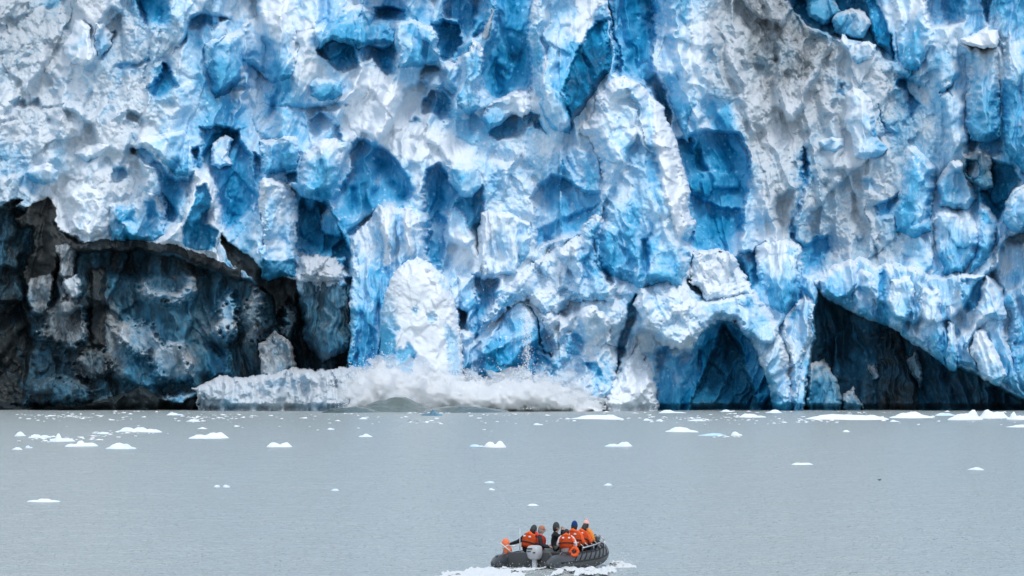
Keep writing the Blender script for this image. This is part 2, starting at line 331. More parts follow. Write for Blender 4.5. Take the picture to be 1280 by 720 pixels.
fe(p, '752,205 790,202 798,208 772,225 762,250 752,245', .34, .6); fe(p, '800,298 810,299 815,310 808,350 799,350', .5, -1.2); fe(p, '776,98 790,108 800,112 790,116 776,110', .55, -.4)
fe(p, '812,116 832,135 845,175 858,228 862,280 850,300 830,250 820,200 816,150', .02, 1.6)
fe(s, '1000,-20 1045,-20 1050,15 1040,30 1030,33 1010,20', .33, -1, .26, rub=.4, w=7, rnd=3)
fe(s, '1042,15 1075,8 1093,30 1081,49 1062,53 1045,43 1039,28', .32, 0, .22, rub=.4, w=7, rnd=3)
fe(s, '1066,58 1085,49 1098,57 1091,77 1070,82 1061,72', .14, 2.5, w=6, rnd=2.5, rub=.4, name='ice_block')
fe(s, '1052,42 1060,44 1066,60 1056,67 1050,55', .14, 2, w=4, rnd=2, rub=.3, name='ice_block')
fe(s, '1080,-20 1110,-20 1120,30 1123,72 1118,74 1095,57 1084,25', .72, -1.5, rub=.3, w=8, rnd=3)
fe(s, '1110,-20 1158,-20 1165,35 1171,60 1160,72 1152,84 1140,90 1135,113 1132,90 1124,76 1120,40', .27, 4, rub=.6, w=9, rnd=3)
fe(s, '1205,-20 1230,-20 1236,30 1222,36 1215,43 1207,40', .44, 1, rub=.3, w=8, rnd=3, fl=.5)
fe(s, '1238,-150 1500,-150 1500,330 1290,330 1283,222 1266,203 1255,187 1252,170 1250,120 1256,85 1250,60 1240,35', .34, 6.5, .07, rub=.4, w=12, rnd=4, fl=.8, name='ice_pillar', label='grey blue ice wall at the far right edge')
fe(s, '1196,50 1230,62 1248,58 1250,90 1252,130 1253,172 1240,178 1225,180 1209,177 1206,130 1207,85', .30, 7, .14, rub=.35, w=12, rnd=4, fl=.5, name='ice_pillar')
fe(s, '1198,49 1222,38 1236,30 1238,37 1250,35 1253,48 1246,59 1230,63 1210,57', .01, 10, rub=.3, w=5, rnd=3, ty=.06, label='bright white cap block perched on a grey column')
fe(s, '1056,118 1065,106 1080,111 1092,125 1098,150 1101,170 1112,187 1105,197 1085,200 1068,196 1061,170 1056,150', .13, 5, rub=.3, w=10, rnd=4, tx=-.03)
fe(p, '1092,130 1100,165 1112,187 1098,190 1090,160', .42, -.6)
fe(s, '1020,175 1035,168 1055,172 1056,185 1045,192 1028,190', .2, 2, rub=.3, w=6, rnd=2.5, name='ice_block')
fe(s, '160,185 175,170 195,166 230,160 240,175 238,190 237,222 222,222 208,211 195,196 180,186', .34, 3, rub=.3, w=9, rnd=3)
fe(s, '265,180 280,168 293,172 286,190 291,206 275,212 263,206', .27, 1, rub=.6, w=6, rnd=3)
fe(s, '240,213 250,211 268,225 275,255 281,290 272,322 232,314 195,302 210,286 225,276 233,256 238,232', .10, 3.5, rub=.6, w=9, rnd=3, label='white rimmed column with a blue hollow face')
fe(p, '245,234 258,230 263,250 258,280 275,290 271,312 245,320 228,307 228,285 240,262', .80, -2.0, .08)
fe(s, '138,250 160,253 185,235 200,245 209,265 206,292 195,302 138,302 133,280', .24, 3, rub=.7, w=9, rnd=3)
fe(p, '144,250 165,250 169,277 149,282', .62, -.8); fe(p, '180,250 195,250 199,272 184,274', .62, -.8)
fe(s, '30,215 40,204 60,201 78,210 76,228 55,233 35,226', .20, 3, rub=.2, w=9, rnd=3, name='ice_block')
fe(s, '88,192 120,174 140,179 131,196 105,207', .17, 3, rub=.25, w=9, rnd=3, name='ice_block')
fe(s, '75,255 100,225 125,232 140,265 132,300 108,300 82,292', .07, 2.5, rub=.8, w=12, rnd=3)
fe(s, '552,345 550,330 556,310 556,277 567,262 580,275 590,300 599,325 597,350', .27, 0, rub=.5, w=8, rnd=3)
fe(s, '555,205 600,203 604,235 590,249 575,249 561,230', .28, 3.5, rub=.4, w=8, rnd=3, fl=.4)
fe(s, '400,270 412,254 421,265 431,290 426,301 405,296 397,285', .33, -1, rub=.4, w=5, rnd=2)
fe(s, '324,172 372,168 376,195 371,215 350,216 327,223', .28, 4, rub=.6, w=9, rnd=3)
fe(s, '324,225 340,219 365,229 372,250 374,290 373,325 371,350 328,350 321,320 329,300 324,270 321,245', .16, 5.5, rub=.8, w=11, rnd=4, label='pale rounded ice column above the black debris')
fe(p, '325,328 371,325 371,350 328,350', .6, -.8, .22)
fe(s, '375,195 400,174 420,171 431,180 428,200 425,240 406,256 390,251 374,245 372,215', .22, 4.5, rub=.7, w=11, rnd=4)
fe(s, '437,297 450,285 462,270 472,252 480,258 495,257 503,252 519,258 526,280 541,285 534,300 534,325 548,345 560,400 575,470 432,478 437,345', .30, 5.0, rub=.5, w=12, rnd=4, fl=1.0, label='fluted pale ice buttress behind the falling block')
fe(p, '478,262 484,262 488,330 480,330', .03, .6); fe(p, '505,260 512,262 516,320 508,320', .04, .6); fe(p, '440,300 462,275 472,300 460,345 438,345', .36, -.4)
fe(s, '600,262 615,261 640,264 646,268 666,276 669,300 671,320 656,332 646,350 600,350 595,310', .13, 4.5, rub=.6, w=10, rnd=4, fl=.6)
fe(p, '646,276 665,286 670,318 648,345', .44, -.6)
fe(s, '600,405 620,372 645,345 665,328 690,312 725,292 735,276 748,266 759,275 759,345 771,355 772,380 740,376 715,378 700,392 680,396 660,378 645,380 620,400', .15, 6.5, rub=1., w=12, rnd=4, label='white ridge climbing right below the central serac')
fe(p, '718,298 735,278 745,270 757,282 758,342 740,346 722,330', .50, -.8); fe(p, '698,320 715,318 737,340 737,352 708,346', .36, -.5)
fe(s, '862,312 890,310 905,314 921,320 930,340 940,355 946,368 920,376 885,380 862,350', .05, 4.5, rub=1.2, w=8, rnd=3)
fe(s, '940,305 965,294 985,297 1001,305 1006,330 1006,392 985,400 955,390 948,350', .24, 4, rub=.5, w=10, rnd=4, fl=.8, name='ice_pillar')
fe(s, '1130,180 1145,181 1160,195 1171,205 1170,230 1167,260 1168,290 1145,300 1117,292 1117,275 1122,250 1128,225', .32, 5, rub=.3, w=12, rnd=4)
fe(s, '1195,199 1207,199 1212,215 1222,250 1210,262 1192,264 1173,258 1167,230 1175,215', .18, 6, .13, rub=.4, w=9, rnd=4)
fe(s, '1200,192 1225,186 1241,195 1243,235 1230,239 1215,231 1200,217', .26, 6, .42, rub=.4, w=6, rnd=3, label='grey dirt streaked ice ring around a hollow')
fe(p, '1206,197 1224,200 1228,219 1218,226 1207,215', .85, -4.5, .3)
fe(s, '1166,258 1190,262 1212,250 1221,270 1226,290 1221,322 1206,345 1178,345 1166,310', .26, 5.5, rub=.4, w=11, rnd=4, fl=.6)
fe(s, '1222,250 1240,258 1251,280 1246,307 1226,334 1210,348 1220,300', .32, 5, rub=.4, w=9, rnd=4, fl=.4)
fe(s, '1300,215 1268,234 1255,254 1252,275 1262,289 1282,293 1310,290', .24, 9.5, rub=.3, w=12, rnd=5, label='smooth pale dome of ice bulging at the right edge')
fe(s, '1256,288 1270,300 1300,296 1500,300 1500,520 1290,506 1264,476 1258,402 1240,352 1234,325 1248,300', .34, 7.5, .07, rub=.6, w=14, rnd=5, fl=.9, label='fluted grey blue wall sweeping down to the right edge')
fe(s, '1013,352 1035,345 1060,328 1078,318 1098,330 1122,325 1165,342 1200,338 1236,342 1262,420 1290,506 1262,486 1235,472 1200,459 1186,462 1163,443 1130,424 1110,409 1080,396 1055,384 1030,372', .27, 5.5, rub=.5, w=9, rnd=4, fl=.9, label='melt fluted overhanging brow above the dark hollow')
fe(p, '1099,338 1107,336 1110,412 1094,406', .66, -1.2); fe(p, '1200,350 1232,346 1222,386 1204,392', .66, -1.6)
fe(s, '1022,352 1042,332 1062,325 1078,333 1080,355 1062,375 1045,378 1028,368', .15, 7, rub=.6, w=9, rnd=4)
fe(s, '1065,347 1078,333 1095,340 1098,372 1096,402 1075,393 1062,378', .20, 7, rub=.4, w=9, rnd=4)
fe(s, '1110,345 1140,340 1150,360 1140,400 1128,420 1112,408 1106,380', .17, 7, rub=.5, w=10, rnd=4, fl=.5)
fe(s, '1150,355 1178,358 1183,420 1183,460 1164,443 1145,412', .24, 7.5, rub=.3, w=11, rnd=4, fl=.6)
fe(s, '1184,400 1195,404 1199,440 1194,463 1182,458', .2, 8, rub=.3, w=6, rnd=3)
fe(s, '1214,412 1232,409 1246,435 1260,468 1247,484 1225,472 1212,440', .13, 8.5, rub=.7, w=8, rnd=3.5)
fe(s, '1232,342 1260,358 1257,400 1240,402 1225,412 1208,440 1202,430 1212,400 1222,372', .24, 8, rub=.3, w=9, rnd=4)
# left dirty blocks
fe(b, '48,387 75,365 100,375 113,395 114,430 95,440 75,437 50,426 46,402', 0.26, 0.0, 0.49, rub=.8, w=9, wob=2.2)
fe(b, '95,440 130,428 146,460 121,482 94,477', 0.44, -0.9, 0.54, rub=.8, w=9, wob=2.2)
fe(b, '138,410 150,400 185,394 195,408 206,425 237,430 242,472 216,484 193,472 184,446 160,446 143,431', 0.24, 0.3, 0.36, rub=.8, w=9, wob=2.2)
fe(b, '268,387 284,363 292,359 299,375 301,412 285,424 266,414', 0.39, 0.3, 0.31, rub=.8, w=9, wob=2.2)
fe(b, '301,372 315,358 326,354 336,400 326,442 304,432', 0.28, 0.3, 0.49, rub=.8, w=9, wob=2.2)
fe(b, '347,376 360,370 373,390 376,422 365,442 349,422', 0.42, -0.9, 0.54, rub=.8, w=9, wob=2.2)
fe(s, '373,345 430,348 441,390 446,420 431,442 402,452 384,434 374,402', .46, 2.5, .48, rub=.6, w=10, rnd=4, fl=.8, name='ice_pillar', label='dirty grey column under a white snow cap')
fe(s, '373,320 400,317 425,321 432,340 425,353 395,357 376,347', .05, 5, .26, rub=1.2, w=8, rnd=3, name='snow_cap')
fe(s, '322,428 345,412 366,430 373,457 347,482 328,475',   .12, 3.0, .40, rub=.8, w=8, rnd=3, name='ice_block')
fe(b, '445,382 462,374 471,400 472,442 454,454', 0.55, -1.5, 0.41, rub=.8, w=9, wob=2.2)
# centre and right base
fe(s, '569,343 595,342 598,380 586,396 571,387', .28, 2, rub=.5, w=7, rnd=3)
fe(s, '574,412 588,409 593,440 598,480 572,480', .28, 1.5, rub=.6, w=6, rnd=3)
fe(s, '590,490 605,430 625,395 645,365 658,375 673,395 677,442 672,470 640,500', .40, 4, rub=.5, w=10, rnd=4, fl=.5)
fe(s, '655,372 645,352 700,347 713,375 706,392 690,394 674,387', .17, 5, rub=.8, w=9, rnd=3.5)
fe(s, '671,390 692,382 697,391 710,389 740,378 763,395 767,430 773,452 772,500 690,520 672,480 690,440', .14, 6, rub=1.2, w=10, rnd=4)
fe(p, '707,420 720,412 733,425 728,442 710,449', .48, -.8); fe(p, '728,455 745,453 751,472 735,468', .58, -.8)
fe(s, '796,366 830,345 856,358 862,370 880,380 885,405 870,427 850,437 820,432 800,402 789,380', .10, 5.5, rub=1., w=11, rnd=4)
fe(s, '785,446 800,428 806,450 816,470 822,490 822,524 752,524 754,495 769,470', .04, 7, rub=.9, w=10, rnd=4, label='white lobe of ice at the waterline right of the spray')
fe(s, '855,380 880,374 920,368 945,358 962,385 977,420 987,450 992,524 969,524 955,470 941,430 921,404 900,401 875,417 863,402', .22, 5.5, rub=.7, w=10, rnd=4, label='pale arch of ice spanning the dark cave')
fe(s, '984,385 1005,365 1021,380 1016,420 1006,450 1001,480 1001,524 990,524 984,450 972,410', .22, 5, rub=.6, w=9, rnd=4, fl=.5, name='ice_pillar')
fe(s, '1010,456 1030,448 1046,475 1054,500 1054,524 1004,524 1007,480', .42, .5, .34, rub=.5, w=9, rnd=4, fl=.5)
fe(s, '1052,490 1065,484 1079,505 1077,524 1052,524', .34, 0, .4, rub=.8, w=5, rnd=3, name='ice_block')
fe(s, '1095,432 1105,410 1125,410 1136,440 1146,470 1151,524 1091,524 1094,470', .72, -3, .56, rub=.5, w=9, rnd=4, fl=1., name='ice_pillar')
fe(s, '1132,450 1145,434 1156,470 1150,494', .34, -2, .46, rub=.5, w=5, rnd=3, name='ice_block')
fe(s, '1081,456 1094,452 1100,475 1088,478', .25, -4.5, .42, rub=.8, w=4, rnd=2, name='ice_block')
fe(s, '240,484 275,468 300,472 330,468 345,462 365,456 380,458 400,461 440,457 470,464 482,500 470,524 250,524', .05, 8, .24, rub=1.2, w=10, rnd=5, ty=.05, name='rubble_bank', label='bank of white ice rubble left of the splash')

# fine sampling grid
gx = np.concatenate([np.arange(-220, -12, 1.6), np.arange(-12, 1292, 1.), np.arange(1292, 1500, 1.6)])
gy = np.concatenate([np.arange(-140, -12, 1.6), np.arange(-12, 521, 1.)])
PX, PY = np.meshgrid(gx, gy); PX = PX.astype(np.float32); PY = PY.astype(np.float32); SH = PX.shape
W1X = fbm(PX / 22, PY / 22, 3, 11) * 7; W1Y = fbm(PX / 22, PY / 22, 3, 21) * 7
W2X = fbm(PX / 5, PY / 5, 3, 31) * 3.2; W2Y = fbm(PX / 5, PY / 5, 3, 41) * 3.2
# relief fields, metres per unit
wx = PX + W1X * 1.2; wy = PY + W1Y * 1.2
rx = .97 * wx + .22 * wy; ry = -.22 * wx + .97 * wy; sx_ = .96 * wx - .28 * wy; sy_ = .28 * wx + .96 * wy
fx_, fy_ = wx + W2X * .6, wy + W2Y * .6
RL = facets(rx / 74, ry / 190, 90, 5.2, 4.6)[0]                                              # tower-sized broken planes
RB1, TN1 = facets(sx_ / 33, sy_ / 80, 100, 2.2, 2.6); RB2, TN2 = facets((fx_ * .97 + fy_ * .24) / 17, (fy_ * .97 - fx_ * .24) / 36, 110, .8, 1.2)
RL = .35 * RL + .65 * blur(RL, 2); RB1 = .3 * RB1 + .7 * blur(RB1, 2); RB = RB1 + .2 * RB2 + .8 * blur(RB2, 2)
RM = chunks(fx_ / 9, fy_ / 9.5, 120, 1.15, 1.3) * .85 + chunks((wx + W2X) / 4.6, (wy + W2Y) / 4.8, 130, 1.1, 1.3) * .5
RS, TN3 = facets((fx_ - .3 * fy_) / 8.5, (fy_ + .3 * fx_) / 13, 140, .26, .42)
RS = blur(RS, 1)
RF = fbm(PX / 4, PY / 6, 4, 60, .6) * .30
EDG = np.clip(.5 + fbm(PX / 34, PY / 34, 2, 65) * 1.1, 0, 1)                                # crisp lip here, soft snowed-over edge there
TON = (TN1 * .08 + blur(TN2, 1) * .10 + blur(TN3, 1) * .06) + fbm(PX / 60, PY / 75, 3, 210) * .26 + fbm(PX / 24, PY / 34, 3, 215) * .16
FLT = (np.abs(fbm((PX + W1X) / 13, PY / 130, 3, 70)) * -3.2 + np.abs(fbm((PX + W1X * .6) / 5.5, PY / 60, 2, 75)) * -1.2)
LEAN = np.where(PX < 700, .22, -.16) + fbm(PX / 300, PY / 300, 2, 84) * .25
FIN = (.75 - np.abs(fbm((PX + LEAN * PY + W1X * 1.5) / 62, PY / 330, 3, 85))) * 7.5 + (.6 - np.abs(fbm((PX + LEAN * PY + W1X) / 25, PY / 150, 3, 88))) * 3.0 - 4      # leaning fins and the clefts between them
LOW = fbm(PX / 150, PY / 150, 3, 80) * 6.0
BAS = sstep(1120, 1330, PX) * 5.0 - (512 - PY) / 8.75 * (.22 + .16 * sstep(860, 960, PX) * sstep(1200, 1100, PX) + .14 * sstep(260, 60, PX)) + LOW * .8 + RL * .8 + FIN - 2.2 * sstep(503, 512, PY)
BLU = np.full(SH, .30, np.float32); DRT = np.zeros(SH, np.float32); HH = np.zeros(SH, np.float32)
RUB = np.full(SH, .7, np.float32); FLW = np.zeros(SH, np.float32); OWN = np.full(SH, -1, np.int32)
def window(P, pad=26):
    a = np.array(P); x0, y0 = a.min(0) - pad; x1, y1 = a.max(0) + pad
    i0, i1 = np.searchsorted(gy, [y0, y1]); j0, j1 = np.searchsorted(gx, [x0, x1])
    return slice(max(i0, 0), i1 + 1), slice(max(j0, 0), j1 + 1)
def warped(f, sl):
    k = f['wob']; r = .35 + .65 * min(1, f['rub'] if f['rub'] is not None else .5); return sdist(f['P'], PX[sl] + (W1X[sl] * .55 + W2X[sl] * r) * k, PY[sl] + (W1Y[sl] * .55 + W2Y[sl] * r) * k)
for f in FE:
    if f['k'] != 'z': continue
    sl = window(f['P'], 60); sd = warped(f, sl); m = sstep(-f['w'], f['w'], sd); HH[sl] += (f['h'] - HH[sl]) * m; BLU[sl] += (f['c'] - BLU[sl]) * m; DRT[sl] += (f['d'] - DRT[sl]) * m
    RUB[sl] += ((f['rub'] or .7) - RUB[sl]) * m; FLW[sl] += (f['fl'] - FLW[sl]) * m
for f in FE:
    if f['k'] != 's' or f['d'] > .3 or f['h'] < 2: continue
    q_ = [(x, y + (10 if y > np.mean([v[1] for v in f['P']]) else 0)) for x, y in f['P']]; sl = window(f['P'], 40); sd = sdist(q_, PX[sl] + W1X[sl] * 1.4, PY[sl] + W1Y[sl] * 1.4)
    m = sstep(-20, 12, sd); HH[sl] += (f['h'] * .35 - HH[sl]) * m * .9; BLU[sl] += (f['c'] + .10 - BLU[sl]) * m * .6; RUB[sl] += ((f['rub'] or .5) - RUB[sl]) * m * .6
seracs = []
for n, f in enumerate(FE):
    if f['k'] == 's': f['paint'] = []; seracs.append(f); continue
    if f['k'] == 'z': continue
    if f['k'] == 'p': seracs[-1]['paint'].append(f); continue
    sl = window(f['P'], 50); sd = warped(f, sl)
    soft = f['k'] == 'z'; w = f['w'] or (20 if soft else 1.6)
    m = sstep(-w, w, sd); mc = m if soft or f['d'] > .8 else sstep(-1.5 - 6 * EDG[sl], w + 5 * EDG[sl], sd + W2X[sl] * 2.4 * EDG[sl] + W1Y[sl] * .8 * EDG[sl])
    if soft: HH[sl] += (f['h'] - HH[sl]) * m
    else:
        mh = sstep(-1 - 1.2 * EDG[sl], max(w, 2.) + 1. + 2.2 * EDG[sl], sd)
        q_ = np.array(f['P']); vv = np.clip((PY[sl] - q_[:, 1].min()) / (np.ptp(q_[:, 1]) + 1), 0, 1)
        HH[sl] += (f['h'] * ((1.1 - .6 * vv) if f['h'] < -1.5 and not f['d'] > .3 else 1) - HH[sl]) * mh
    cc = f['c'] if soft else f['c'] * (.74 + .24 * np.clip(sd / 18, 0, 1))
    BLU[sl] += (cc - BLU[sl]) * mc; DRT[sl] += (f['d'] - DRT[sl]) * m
    rub = f['rub'] if f['rub'] is not None else (.7 if soft else .8)
    RUB[sl] += (rub - RUB[sl]) * m; FLW[sl] += (f['fl'] - FLW[sl]) * m
    if f['name']: o = OWN[sl]; o[sd > 0] = n; OWN[sl] = o
    elif not soft: o = OWN[sl]; o[(sd > 0) & (o >= 0)] *= 1

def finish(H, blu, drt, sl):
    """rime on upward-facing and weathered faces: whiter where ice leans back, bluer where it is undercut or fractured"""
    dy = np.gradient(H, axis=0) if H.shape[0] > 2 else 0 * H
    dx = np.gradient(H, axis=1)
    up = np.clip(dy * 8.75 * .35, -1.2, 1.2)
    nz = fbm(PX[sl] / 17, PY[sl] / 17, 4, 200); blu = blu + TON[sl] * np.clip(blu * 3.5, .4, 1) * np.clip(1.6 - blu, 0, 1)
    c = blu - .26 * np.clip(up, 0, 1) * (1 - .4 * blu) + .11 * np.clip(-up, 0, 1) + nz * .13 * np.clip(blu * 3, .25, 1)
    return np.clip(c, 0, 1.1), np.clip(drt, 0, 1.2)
def place(H, px, py):
    Y = D0 - H; return np.stack([(px - CX) / F * Y, Y, HC + (HY - py) / F * Y], -1)

glacier = empty('glacier', (0, D0, 0))
tag(glacier, 'towering broken front of blue and white glacier ice above grey water', 'glacier')
def child(o, lab=None):
    o.parent = glacier; o.matrix_parent_inverse = Matrix.Translation((0, -D0, 0))
    if lab: o['label'] = lab
    return o
BLU = BLU * .42 + blur(BLU, 9) * .58; GRN = sstep(.5, 1.1, RUB)
H = BAS + HH + RB * (.30 + RUB * .55) + RM * (.03 + GRN * .6) + RS * (.2 + RUB * .5) + RF * (.4 + GRN) + FLT * FLW
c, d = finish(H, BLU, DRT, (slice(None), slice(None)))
V = place(H, PX, PY)
V[0, :, 1] += 90; V[0, :, 2] += 18; V[1, :, 1] += 25; V[1, :, 2] += 5      # the glacier's top runs back from the brink
nyy, nxx = SH; idx = np.arange(nyy * nxx).reshape(SH)
quads = np.stack([idx[:-1, :-1], idx[1:, :-1], idx[1:, 1:], idx[:-1, 1:]], -1).reshape(-1, 4)
own = OWN[:-1, :-1].reshape(-1)
att = np.stack([c, d, RUB, np.ones(SH)], -1).reshape(-1, 4); V = V.reshape(-1, 3)
for k in np.unique(own):
    q = quads[own == k]; u, inv = np.unique(q, return_inverse=True)
    f = FE[k] if k >= 0 else None
    child(obj_np(f['name'] if f else 'ice_face', V[u], inv.reshape(-1, 4), ICE, None, att[u]), f and f['label'])

for f in seracs:
    sl = window(f['P'], 6); px, py = PX[sl], PY[sl]; sd = warped(f, sl)
    a = np.array(f['P']); cx_, cy_ = a.mean(0); w, rnd = f['w'], f['rnd']
    t = np.clip(sd / w, 0, 1); prof = np.clip(1 - (1 - t) ** 1.35, 0, 1)
    blu = np.full(px.shape, f['c'] + .13 * (f['c'] > .04), np.float32) ; drt = np.full(px.shape, f['d'], np.float32); hh = np.zeros(px.shape, np.float32)
    for g in f['paint']:
        g = dict(g); gs = warped(g, sl); m = sstep(-2.2, 2.6, gs)
        blu += (g['c'] - blu) * m; drt += (g['d'] - drt) * m; hh += g['h'] * sstep(-1.5, 4, gs)
    rub, fl = f['rub'] if f['rub'] is not None else .5, f['fl']
    H = BAS[sl] + f['h'] - rnd * (1 - prof) + hh - 9 * (1 - np.clip(sd / 2.2, 0, 1)) ** 2 + f['tx'] * (px - cx_) + f['ty'] * (py - cy_)
    gr = float(sstep(.5, 1.1, np.array(rub)))
    H = H + RB[sl] * (.30 + rub * .55) + RM[sl] * (.04 + gr * .75) + RS[sl] * (.2 + rub * .5) + RF[sl] * (.4 + gr) + FLT[sl] * fl
    H = np.where(sd < -.2, BAS[sl] + f['h'] - rnd - 14, H)
    y0, y1 = a[:, 1].min(), a[:, 1].max(); blu = blu + .36 * (np.clip((py - y0) / (y1 - y0), 0, 1) - .38) * (f['c'] > .12)      # clean ice below, weathered crust above
    blu = blu - .10 * (1 - t) * (blu < .5)                     # broken edges are white with bubbles
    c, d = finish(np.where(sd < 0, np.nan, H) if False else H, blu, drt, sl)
    keep = sd > -1.6; qk = keep[:-1, :-1] & keep[1:, :-1] & keep[1:, 1:] & keep[:-1, 1:]
    ii = np.arange(px.size).reshape(px.shape)
    q = np.stack([ii[:-1, :-1], ii[1:, :-1], ii[1:, 1:], ii[:-1, 1:]], -1)[qk]
    u, inv = np.unique(q, return_inverse=True)
    VV = place(H, px, py).reshape(-1, 3); at = np.stack([c, d, np.full(px.shape, rub), np.ones(px.shape)], -1).reshape(-1, 4)
    child(obj_np(f['name'] or 'serac', VV[u], inv.reshape(-1, 4), ICE, None, at[u]), f['label'])
# ------------------------------------------------------------------ water
def water_material():
    m = bpy.data.materials.new('silty_water'); m.use_nodes = True; t = m.node_tree; L = t.links.new; b = t.nodes['Principled BSDF']
    b.inputs['Base Color'].default_value = (.445, .495, .478, 1); b.inputs['Roughness'].default_value = .22; b.inputs['IOR'].default_value = 1.33
    g = N(t, 'ShaderNodeNewGeometry')
    def noise(scale, det, vec):
        mp = N(t, 'ShaderNodeMapping'); mp.inputs['Scale'].default_value = vec; L(g.outputs['Position'], mp.inputs['Vector'])
        n = N(t, 'ShaderNodeTexNoise'); n.inputs['Scale'].default_value = scale; n.inputs['Detail'].default_value = det; L(mp.outputs[0], n.inputs['Vector']); return n.outputs['Fac']
    def bump(h, s, d, prev=None):
        bp = N(t, 'ShaderNodeBump'); bp.inputs['Strength'].default_value = s; bp.inputs['Distance'].default_value = d; L(h, bp.inputs['Height'])
        if prev: L(prev, bp.inputs['Normal'])
        return bp.outputs[0]
    n = bump(noise(.55, 5, (1, .75, 1)), 1., .55); n = bump(noise(2.3, 4, (1, .8, 1)), 1., .8, n); n = bump(noise(7, 3, (1, .8, 1)), 1., .14, n); L(n, b.inputs['Normal'])
    return m
WATER = water_material()
xs = np.concatenate([[-2500, -900, -400], np.linspace(-130, 130, 300), [400, 900, 2500]])
ys = np.concatenate([[-600, 0, 120], np.geomspace(170, 830, 420), [1000, 1600]])
X, Y = np.meshgrid(xs, ys); X = X.astype(np.float32); Y = Y.astype(np.float32)
Z = (fbm(X / 3.2, Y / 4.5, 3, 300) * .10) * sstep(160, 180, Y) * sstep(840, 820, Y) * sstep(140, 128, np.abs(X))
ii = np.arange(X.size).reshape(X.shape)
q = np.stack([ii[:-1, :-1], ii[:-1, 1:], ii[1:, 1:], ii[1:, :-1]], -1).reshape(-1, 4)
tag(obj_np('water', np.stack([X, Y, Z], -1).reshape(-1, 3), q, WATER), kind='structure')
# ------------------------------------------------------------------ the calving block, the splash and the swell it raises
def bas_at(x, y):
    j = int(np.argmin(np.abs(gx - x))); i = int(np.argmin(np.abs(gy - y))); return float(BAS[i, j])
def loc_at(x, y, H): return place(np.array([H], np.float32), np.array([x], np.float32), np.array([y], np.float32))[0]

poly = [(476,402),(482,368),(487,350),(497,335),(510,326),(523,321),(540,331),(555,345),(567,370),(573,400),(578,440),(580,500),(473,500),(474,450)]
sgx = np.arange(468, 586, .8); sgy = np.arange(315, 502, .8); bx, by = np.meshgrid(sgx, sgy)
bx = bx.astype(np.float32); by = by.astype(np.float32)
n5 = fbm(bx / 5, by / 5, 3, 501); sd = sdist(poly, bx + n5 * 2.2, by + fbm(bx / 5, by / 5, 3, 505) * 2.2)
t = np.clip(sd / 26, 0, 1); prof = np.sqrt(np.clip(1 - (1 - t) ** 2, 0, 1))
wxb = bx + fbm(bx / 20, by / 20, 2, 510) * 9; wyb = by + fbm(bx / 20, by / 20, 2, 515) * 9
rel = facets(wxb / 30, wyb / 42, 520, .6, 1.1)[0] + facets(wxb / 13, wyb / 17, 530, .2, .3)[0] + facets(wxb / 6, wyb / 7, 540, .06, .16)[0] + fbm(bx / 5, by / 5, 3, 545) * .12; rel = .3 * rel + .7 * blur(rel, 2)
BH = bas_at(525, 440) + 15
front = BH - 6 + 6 * prof + rel * np.clip(sd / 7, 0, 1) ; back = BH - 6.01 - 5 * prof
blu = .03 + .05 * fbm(bx / 22, by / 26, 3, 550) + .40 * sstep(506, 474, bx + n5 * 5) * sstep(345, 390, by)
for pp, cv in (('466,490 468,415 480,402 493,416 501,500', .66), ('494,438 512,427 521,440 510,490 492,490', .56), ('482,394 491,392 502,416 482,412', .46), ('514,388 523,379 520,396', .42), ('531,392 546,389 546,403 535,404', .34), ('556,400 574,420 577,470 560,470', .36), ('538,336 556,348 566,372 552,362', .28)):
    P = [tuple(map(float, k.split(','))) for k in pp.split()]; g = sdist(P, bx + n5 * 4, by + n5 * 4); cv = cv * .95; m = sstep(-2.5, 3.5, g); blu = blu + (cv - blu) * m; front = front - .6 * sstep(-1, 5, g)
keep = sd > -.8; qk = keep[:-1, :-1] & keep[1:, :-1] & keep[1:, 1:] & keep[:-1, 1:]
ii = np.arange(bx.size).reshape(bx.shape); q = np.stack([ii[:-1, :-1], ii[1:, :-1], ii[1:, 1:], ii[:-1, 1:]], -1)[qk]
V1 = place(front, bx, by).reshape(-1, 3); V2 = place(back, bx, by).reshape(-1, 3)
Q = np.concatenate([q, q[:, ::-1] + bx.size]); VV = np.concatenate([V1, V2])
at = np.stack([np.clip(blu, 0, 1), 0 * blu, 0 * blu + .06, 0 * blu + 1], -1).reshape(-1, 4); at = np.concatenate([at, at])
u, inv = np.unique(Q, return_inverse=True)
fb = obj_np('calving_block', VV[u], inv.reshape(-1, 4), ICE, None, at[u])
tag(fb, 'bright white ice block with vivid blue patches plunging into the splash', 'ice block')

# --- splash: surge of white water, droplets thrown up around it
FOAM = mat('foam', (.86, .875, .89), .7, .2)
DROP = mat('spray', (.90, .91, .93), .6, .2)
class Soup:
    """loose tiny octahedra collected into one mesh"""
    def __init__(s): s.P, s.R = [], []
    def add(s, P, R): s.P.append(np.asarray(P, np.float32)); s.R.append(np.asarray(R, np.float32))
    def mesh(s, off=0):
        P = np.concatenate(s.P); r = np.concatenate(s.R); n = len(P)
        A = np.array([[1,0,0],[-1,0,0],[0,1,0],[0,-1,0],[0,0,1],[0,0,-1]], np.float32)
        th = rng.random(n) * 6.283; cs, sn = np.cos(th), np.sin(th)
        J = A[None] * (r[:, None, None] * (.7 + .6 * rng.random((n, 6, 1)))); K = J.copy(); K[..., 0] = cs[:, None] * J[..., 0] - sn[:, None] * J[..., 2]; K[..., 2] = sn[:, None] * J[..., 0] + cs[:, None] * J[..., 2]
        V = (P[:, None] + K).reshape(-1, 3)
        T = np.array([[0,2,4],[2,1,4],[1,3,4],[3,0,4],[2,0,5],[1,2,5],[3,1,5],[0,3,5]])
        return V, (T[None] + 6 * np.arange(n)[:, None, None]).reshape(-1, 3) + off
